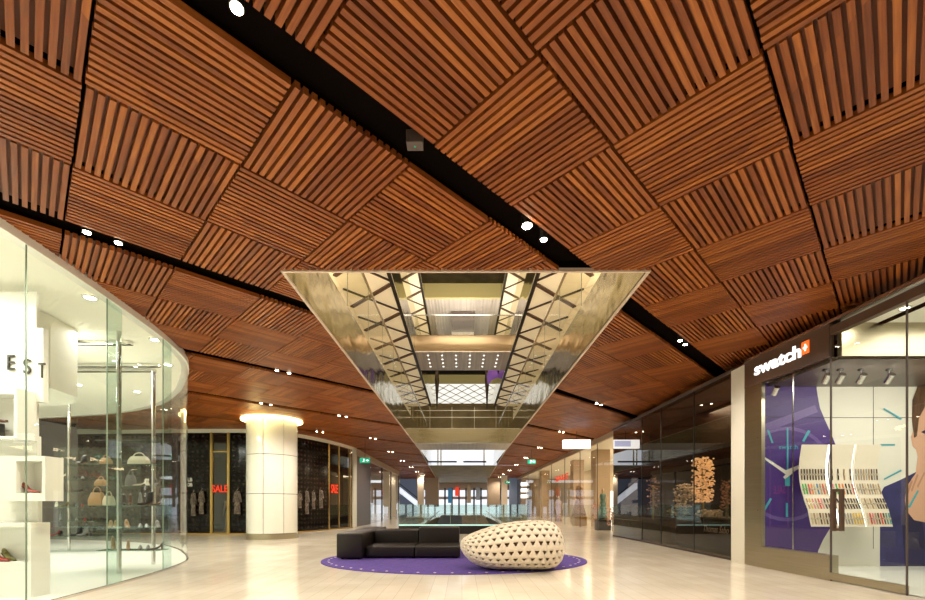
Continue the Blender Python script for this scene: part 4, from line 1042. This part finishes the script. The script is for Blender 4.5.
def mannequin(x, y, z, m, label, h=1.75, rz=0, wide=.26):
    t = thing('mannequin', label, 'mannequin', (x, y, z), None, rz)
    def ring(zz, rx, ry, n=14, dx=0): return [(dx+rx*math.cos(2*math.pi*i/n), ry*math.sin(2*math.pi*i/n), zz) for i in range(n)]
    k_ = h/1.75
    prof_ = [(.02, wide, wide*.8), (.3, wide*.8, wide*.66), (.7, .19, .15), (.92, .18, .13), (1.08, .125, .10), (1.25, .16, .12), (1.38, .19, .11), (1.45, .12, .08)]
    ob('dress', MB().loft([ring(a*k_, b*k_, c*k_) for a, b, c in prof_]), m, t, smooth=True)
    bd = MB().loft([ring(a*k_, b*k_, c*k_, 12) for a, b, c in ((1.40, .06, .055), (1.52, .045, .045), (1.56, .06, .07), (1.64, .075, .095), (1.71, .065, .085), (1.75, .02, .03))])
    for s_ in (-1, 1): bd.tube([(s_*.17*k_, 0, 1.40*k_), (s_*.25*k_, .02, 1.15*k_), (s_*.24*k_, -.10, .93*k_), (s_*.21*k_, -.16, .84*k_)], [.042*k_, .034*k_, .026*k_, .018*k_], 8)
    for s_ in (-1, 1): bd.ball((s_*.20*k_, -.19*k_, .80*k_), .022*k_, .03*k_, .05*k_, 8, 6)
    ob('figure', bd, 'mannequin', t, smooth=True); return t
Y = 25.2; X = px_on(576, Y)
tag(bx('display_plinth', 'gold', (XF+.05, XF+.75, Y-.35, Y+.35, 0, .55)), 'gold square plinth carrying the brown gowned mannequin', 'plinth')
mannequin(XF+.40, Y, .55, 'gown', 'mannequin in a brown patterned gown on the gold plinth', 2.1, wide=.36)
Y = 20.9
tag(bx('display_plinth', 'black', (XF+.08, XF+.68, Y-.3, Y+.3, 0, .5)), 'black square plinth carrying the teal dressed mannequin', 'plinth')
mannequin(XF+.38, Y, .5, 'tealcloth', 'mannequin in a teal dress on the black plinth', 1.5, wide=.30)
blossom('flower_arrangement', XF+.5, 22.0, .0, 1.3, .35, 'pink', 'dusty pink flowers between the two dressed mannequins', 'flowers', 140)
blossom('flower_arrangement', XF+.5, 19.9, .0, 1.1, .3, 'pink', 'dusty pink flowers right of the teal dressed mannequin', 'flowers', 110)
mannequin(XF+.6, 31.5, 0, 'gown', 'distant mannequin in a brown dress in the far right window', 1.8)
tag(bx('counter', 'bluewhite', (8.5, 9.5, 25, 27, .0, 2.0)), 'bright white lit counter deep in the right hand shop', 'counter')
a = at(555, 482, 26.5); 
me = text_fit('SALE', 3.6, .34, extrude=.01, offset=.012); place(me, (XF-.03, 29.6, 2.78), (0, -1, 0))
tag(link('sale_lettering', me, 'red', None, fix=False), 'red sale lettering on the right hand shop glass', 'sign')
for y in (20, 25, 31, 40): lamp('AREA', 'far_right_light', (8.6, y, CEIL-.2), 190, (1, .85, .62), size=2.5)
# projecting white light box
sgn = thing('blade_sign', 'projecting white lit sign box with bluish letters hanging under the ceiling', 'sign', (5.6, 18.4, 3.7))
a = at(563, 448.5, 18.4); b = at(590, 440, 18.4)
ob('light_box', rel(MB().box(a.x, b.x, 18.3, 18.5, a.z, b.z), (5.6, 18.4, 3.7)), 'glow', sgn, bevel=.01)
W['bluepane'] = mat('pale_blue_lit_pane', (.6, .6, 1), .5, emit=1.3, ecol=(.72, .74, 1))
ob('blue_pane', rel(MB().box(a.x+(b.x-a.x)*.34, a.x+(b.x-a.x)*.93, 18.285, 18.30, a.z+.07, b.z-.05), (5.6, 18.4, 3.7)), 'bluepane', sgn)
ob('hanger', rel(MB().cyl(((a.x+b.x)/2, 18.4, b.z), .012, CEIL-b.z+.08, 8), (5.6, 18.4, 3.7)), 'black', sgn)
# ------------------------------------------------------------------ black shop at the back left
BP = catmull([(-16, 18.2), (-13, 18.0), (-11.5, 17.9), (-8.85, 17.9), (-7.4, 18.7), (-6.4, 20.9), (-5.85, 23.3)], 8)
ZB = CEIL-.15
bm_ = MB(); L = 0; uvs = []
def bpt(px):
    for a, b in zip(BP, BP[1:]):
        fa = CX+F*a.x/a.y-px; fb = CX+F*b.x/b.y-px
        if fa <= 0 < fb: t_ = fa/(fa-fb); return a+(b-a)*t_
def bseg(p0, p1, zlo, zhi, name, m, mb=None):
    pts = [p0]+[p for p in BP if p0.x+.02 < p.x < p1.x-.02]+[p1]
    mb = MB(); uv = []; L = 0
    for a, b in zip(pts, pts[1:]):
        d = (b-a).length; mb.quad((a.x, a.y, zlo), (b.x, b.y, zlo), (b.x, b.y, zhi), (a.x, a.y, zhi)); uv += [(L, zlo), (L+d, zlo), (L+d, zhi), (L, zhi)]; L += d
    mb.uv = uv; return ob(name, mb, m, None, fix=False)
wA, wB, wC, wD, wE = bpt(212), bpt(229), bpt(329), bpt(339), bpt(350)
struct(bseg(BP[0], wA, 0, ZB, 'wall_black_left', 'studs'), label='black studded shopfront wall left of the gold framed window')
struct(bseg(wB, wC, 0, ZB, 'wall_black_middle', 'studs'), label='black studded shopfront wall behind the white column')
struct(bseg(wC, BP[-1], 0, ZB, 'window_6', 'dark'), label='dark glass end of the black shopfront')
struct(bseg(wA, wB, 0, ZB, 'window_7', 'dark'), label='narrow gold framed shop window with red sale letters')
w7 = bpy.data.objects['window_7']; w6 = bpy.data.objects['window_6']
gf = MB()
for p in (wA, wB): gf.box(p.x-.05, p.x+.05, p.y-.06, p.y+.04, 0, ZB)
gf.box(wA.x, wB.x, wA.y-.05, wA.y+.03, 0, .07).box(wA.x, wB.x, wA.y-.05, wA.y+.03, 3.35, 3.40)
ob('gold_frame', gf, 'gold', w7)
gf = MB()
for p in (wC, wD, wE): gf.box(p.x-.03, p.x+.03, p.y-.04, p.y+.03, 0, ZB)
ob('gold_frame', gf, 'gold', w6)
pts = [p for p in BP]; rim = ribbon(pts, .1, .04, ZB, CEIL+.06); S('trim_14', 'whitewall', rim, label='pale band above the black shopfront')
S('baseboard_black', 'gold', ribbon(pts, .02, .03, 0, .05))
mm = text_fit('SALE', (wB.x-wA.x)*.9, .30, extrude=.01, offset=.012)
place(mm, (wA.x+.05, wA.y-.08, at(0, 492.5, 17.9).z), (1, 0, 0)); tag(link('sale_lettering', mm, 'red', None, fix=False), 'red sale lettering in the narrow gold framed window', 'sign')
p = bpt(331); q = bpt(337.5); mm = text_fit('SALE', (q-p).length*1.0, .42, extrude=.01, offset=.012)
place(mm, (p.x+.03, p.y-.06, at(0, 493, p.y).z), (q.x-p.x, q.y-p.y, 0)); tag(link('sale_lettering', mm, 'red', None, fix=False), 'red sale lettering on the dark glass right of the white column', 'sign')
for j, bt in enumerate(('LB', 'DB')):
    mm = text_fit(bt, .20, .15, extrude=.006, offset=.03); place(mm, (at(189, 0, 17.95).x, 17.85, at(0, 481.5+j*5, 17.9).z), (1, 0, 0))
    tag(link('wall_lettering', mm, 'printwhite', None, fix=False), '%s row of the small white lettering on the black wall' % ('upper' if j == 0 else 'lower'), 'sign')
S('wall_black_back', 'brown', MB().box(-16, -6, 24.5, 24.6, 0, CEIL)); S('ceiling_black_shop', 'brown', MB().box(-16, -8, 18.3, 24.5, CEIL-.2, CEIL-.16))
# mannequin torso and table in window
mannequin(wB.x-.28, wB.y+.6, 0, 'sh_cream', 'pale mannequin in a cream dress in the narrow gold framed window', 1.7)
tag(bx('display_table', 'greybrown', (wA.x+.05, wB.x-.05, wA.y+1.0, wA.y+1.6, .0, .95)), 'narrow display shelf in the gold framed window', 'shelf')
lamp('AREA', 'black_shop_light', (wA.x+.35, wA.y+1.2, 3.2), 22, (1, .9, .75), size=.6)
# garments hung flat on the black shopfront
def garment(px, y0_, y1_, wpx, lab, m='patt'):
    p = bpt(px); d = Vector((1, 0)); out = .10
    zt = EYE+(HY-y0_)*p.y/F; zb = EYE+(HY-y1_)*p.y/F; w_ = wpx*p.y/F
    H_ = zt-zb
    t = thing('hanging_garment', lab, 'clothing', (p.x, p.y-out, zb), 'garments shown on the black shopfront')
    outl = [(-.5, 0), (-.42, .45), (-.36, .72), (-.62, .50), (-.74, .56), (-.42, .96), (-.14, 1), (.14, 1), (.42, .96), (.74, .56), (.62, .50), (.36, .72), (.42, .45), (.5, 0)]
    ff = [(a*w_, -.03, b*H_) for a, b in outl]; bb = [(a*w_, .03, b*H_) for a, b in outl]
    ob('cloth', MB().loft([ff, bb]), m, t, bevel=.008); ob('hanger', MB().tube([(-.05, 0, H_-.01), (0, 0, H_+.05), (.04, 0, H_+.10), (.0, 0, H_+.13)], .008, 6), 'steel', t)
for px, a, b, w_, lb in ((195, 493, 516, 4.5, 'patterned black and white garment, leftmost on the black shopfront'), (203, 491, 514, 4.5, 'patterned garment left of the gold framed window, second from left'), (238.5, 491, 514, 6, 'patterned black and white garment between the gold window and the column'),
                         (300.5, 493, 508, 3.5, 'small patterned garment touching the right side of the column'), (307.5, 491, 514, 4, 'patterned garment on the black wall right of the column'), (314, 492, 509, 3.5, 'small patterned garment second right of the column'), (321, 490, 508, 5, 'patterned garment on the black wall nearest the dark glass end')):
    garment(px, a, b, w_, lb)
# ------------------------------------------------------------------ left corridor beyond
def XL(px, X=-5.85): return F*X/(px-CX)
S('wall_corridor_post', 'whitewall', MB().box(-6.1, -5.80, 23.35, 24.1, 0, CEIL), label='slim white post at the end of the black shopfront')
S('wall_corridor_dark', 'greybrown', MB().box(-8, -5.82, 24.15, 27.8, 0, 3.9).box(-8, -5.95, 24.15, 27.8, 3.9, CEIL), label='dark brown corridor wall behind the exit sign')
w8 = S('window_8', 'dark', MB().quad((-5.85, 27.8, 0), (-5.85, 32, 0), (-5.85, 32, 3.9), (-5.85, 27.8, 3.9)), fix=False, label='dim grey shop window after the dark corridor wall')
w9 = S('window_9', 'clear', MB().quad((-5.85, 32, 0), (-5.85, 40.5, 0), (-5.85, 40.5, 3.9), (-5.85, 32, 3.9)), fix=False, label='bright cream shop window at the far left corridor')
for y in (27.8, 32, 36, 40.5): ob('mullion', MB().box(-5.92, -5.80, y-.08, y+.08, 0, 3.95), 'steel', w9)
S('wall_corridor_back', 'warmshop', MB().box(-9, -8.9, 27.8, 40.5, 0, CEIL)); S('wall_corridor_end', 'warmshop', MB().box(-9, -5.9, 40.5, 40.6, 0, CEIL))
S('trim_15', 'beige', MB().box(-5.95, -5.8, 24, 40.5, 3.95, CEIL+.05))
tag(bx('shop_counter', 'bluewhite', (-8.0, -7.0, 36, 39, 0, 1.2)), 'bright white counter in the far left corridor shop', 'counter')
def exit_sign(px, py, Y, w_, lab):
    p = at(px, py, Y); t = thing('exit_sign', lab, 'sign', tuple(p))
    h_ = w_*.5
    eb = ob('box', MB().box(-w_/2, w_/2, -.04, .04, -h_/2, h_/2), 'green', t, bevel=.01)
    g = MB(); s = h_
    g.ball((-.16*s, -.05, .28*s), .07*s, .01, .07*s, 8, 6)
    g.seg((-.16*s, -.05, .2*s), (-.24*s, -.05, -.05*s), .01, .10*s, (0, 1, 0)); g.seg((-.24*s, -.05, -.05*s), (-.10*s, -.05, -.3*s), .05*s, .01); g.seg((-.24*s, -.05, -.05*s), (-.42*s, -.05, -.25*s), .05*s, .01)
    g.seg((-.18*s, -.05, .14*s), (.0, -.05, .05*s), .04*s, .01)
    g.add([(.25*s, -.05, .06*s), (.25*s, -.05, -.06*s), (.55*s, -.05, -.06*s), (.55*s, -.05, -.18*s), (.78*s, -.05, 0), (.55*s, -.05, .18*s), (.55*s, -.05, .06*s)], [tuple(range(7))])
    ob('pictogram', g, 'glow', eb); ob('hanger', MB().cyl((0, 0, h_/2), .01, CEIL-p.z-h_/2+.08, 6), 'black', t)
exit_sign(365, 460.5, 19.8, .46, 'green exit sign hanging left, before the dark corridor wall')
exit_sign(531.5, 461.8, 24.5, .46, 'green exit sign hanging on the right of the steel opening')
exit_sign(507.5, 482.3, 42, .5, 'small distant green exit sign, lowest of the three')
# ------------------------------------------------------------------ glass balustrade and floor opening
YB0 = 18.2
bl = thing('glass_balustrade', 'green glass balustrade box around the floor opening behind the sofa', 'balustrade', (0, YB0, 0)); LB_ = (0, YB0, 0)
bxl, bxr = -2.62, 2.72
gl = MB(); gl.quad((bxl, YB0, .36), (bxr, YB0, .36), (bxr, YB0, 1.22), (bxl, YB0, 1.22)).quad((bxl, YB0, .0), (bxl, HY1+.3, .0), (bxl, HY1+.3, 1.22), (bxl, YB0, 1.22)).quad((bxr, YB0, 0), (bxr, HY1+.3, 0), (bxr, HY1+.3, 1.22), (bxr, YB0, 1.22)).quad((bxl, HY1+.3, 0), (bxr, HY1+.3, 0), (bxr, HY1+.3, 1.22), (bxl, HY1+.3, 1.22))
ob('glass', rel(gl, LB_), 'gglass', bl, fix=False)
ob('black_upstand', rel(MB().box(bxl, bxr, YB0-.1, YB0+.1, 0, .34), LB_), 'black', bl)
W['cyanglint'] = mat('glass_edge_glint', (.5, .8, .72), .3, emit=.7, ecol=(.6, 1, .88))  # bright reflection along the glass edge, put in as emission
ob('edge_glint', rel(MB().box(bxl, bxr, YB0-.05, YB0+.05, .34, .39), LB_), 'cyanglint', bl)
for i in range(6):
    x = bxl+(bxr-bxl)*i/5; ob('glass_edge', rel(MB().box(x-.01, x+.01, YB0-.01, YB0+.01, .39, 1.22), LB_), 'edge', bl)
ob('opening_edge', rel(MB().seg((-1.52, 18.6, .44), (-1.75, 34, .75), .05, .03).seg((1.62, 18.6, .44), (1.85, 34, .75), .05, .03), LB_), 'steel', bl)
# escalators dropping into the opening (dark) 
es = thing('escalator', 'dark escalator descending inside the floor opening', 'escalator', (.1, 26, 0)); LE = (.1, 26, 0)
ob('steps', rel(MB().add([(-1.4, 19.4, .02), (.0, 19.4, .02), (.0, 30, .5), (-1.4, 30, .5), (-1.4, 19.4, -.3), (.0, 19.4, -.3), (.0, 30, .2), (-1.4, 30, .2)], [(0, 1, 2, 3), (4, 5, 6, 7), (0, 4, 5, 1), (2, 6, 7, 3), (1, 5, 6, 2), (0, 4, 7, 3)]), LE), 'carpet', es)
ob('landing', rel(MB().add([(.0, 19.4, .02), (1.5, 19.4, .02), (1.5, 30, .5), (.0, 30, .5)], [(0, 1, 2, 3)]), LE), 'carpet2', es)
# ------------------------------------------------------------------ far end of the mall
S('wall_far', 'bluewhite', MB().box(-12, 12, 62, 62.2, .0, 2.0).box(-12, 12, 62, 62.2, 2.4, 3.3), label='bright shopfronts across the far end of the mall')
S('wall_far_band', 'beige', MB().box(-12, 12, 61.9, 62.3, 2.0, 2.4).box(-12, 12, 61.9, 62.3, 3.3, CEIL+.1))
fm = MB()
for px in (445, 452, 459, 466, 474, 481, 404, 412, 500, 511, 518): X = px_on(px, 61.8); fm.box(X-.12, X+.12, 61.7, 61.9, 0, 3.6)
S('trim_16', 'greybrown', fm)
for i, (px, c, y0_, y1_) in enumerate(((457, 'red', 487, 496), (469, 'w_tan', 484, 503), (478, 'w_grey', 487, 500), (450, 'w_blue', 488, 503))):
    a = at(px-2, y1_, 61); b = at(px+2, y0_, 61)
    tag(bx('shop_banner', c, (a.x, b.x, 61, 61.1, max(a.z, .0), b.z)), 'small %s banner in the far shopfronts' % ['red', 'tan', 'grey', 'blue'][i], 'banner')
for i, (px0, px1) in enumerate(((425, 438.5), (487.5, 500))):
    Y = 50; a = px_on(px0, Y); b = px_on(px1, Y)
    tag(bx('square_column', 'beige', (a, b, Y, Y+1.2, 1.0, CEIL)) , 'broad beige hanging pier at the far end, %s of the floor opening' % ('left' if i == 0 else 'right'), 'pier')
for i, px in enumerate((420.5, 504.5)):
    Y = 46; a = px_on(px-3, Y); b = px_on(px+3, Y)
    tag(bx('square_column', 'warmshop', (a, b, Y, Y+.6, 0, CEIL)), 'slim cream column with added glow at the far end, %s side' % ('left' if i == 0 else 'right'), 'column')
S('wall_far_left', 'bluegrey', MB().box(-12, -5.2, 52, 52.2, 0, CEIL)); S('wall_far_right2', 'bluegrey', MB().box(5.4, 7.6, 50, 50.2, 0, CEIL))
e2 = thing('escalator', 'pale escalator rising at the far left end of the mall', 'escalator', (-6, 48, 0))
ob('truss', MB().add([(-1.4, -.4, 3.6), (-1.4, .4, 3.6), (1.5, .4, 1.3), (1.5, -.4, 1.3), (-1.4, -.4, 3.0), (-1.4, .4, 3.0), (1.5, .4, .7), (1.5, -.4, .7)], [(0, 1, 2, 3), (4, 5, 6, 7), (0, 3, 7, 4), (1, 2, 6, 5), (0, 1, 5, 4), (3, 2, 6, 7)]), 'bluewhite', e2)
ob('handrail', MB().seg((-1.4, -.45, 4.0), (1.5, -.45, 1.7), .08, .08), 'black', e2)
t = bx('sign_tower', 'black', (px_on(527.5, 44), px_on(530.5, 44), 44, 44.3, 0, 3.4)); tag(t, 'black tower panel beside white lit strips on the far right', 'panel')
for i, y_ in enumerate((484, 490, 496)):
    a = at(521, y_+2, 44); b = at(527, y_-1.5, 44)
    tag(bx('light_strip', 'glow', (a.x, b.x, 44, 44.1, a.z, b.z)), '%s short white lit strip beside the far black tower panel' % ['upper', 'middle', 'lower'][i], 'light strip')
# ------------------------------------------------------------------ unseen soft lights without fixtures
lamp('AREA', 'atrium_fill', (.05, 14, Zw(12)), 700, (1, .90, .72), size=3.5, sizey=14)  # added stand-in for skylight, lifts the dim sofa area
lamp('AREA', 'atrium_wash', (.05, 12, Zw(6.5)), 160, (1, .88, .66), rot=(R(180), 0, 0), size=3, sizey=10)
lamp('AREA', 'far_light', (0, 56, CEIL-.1), 330, (.9, .94, 1), size=10, sizey=6)
lamp('AREA', 'upper_fill', (.05, 27, Zw(9.8)), 420, (1, .92, .8), rot=(R(165), 0, 0), size=3.5, sizey=3)  # added upward fill to brighten yellow beam and silver underside
lamp('POINT', 'gallery_left', (VL-2.5, 14, Zw(6.8)), 120, (1, .85, .6), size=.3); lamp('POINT', 'gallery_right', (VR+2.5, 14, Zw(6.8)), 120, (1, .85, .6), size=.3)
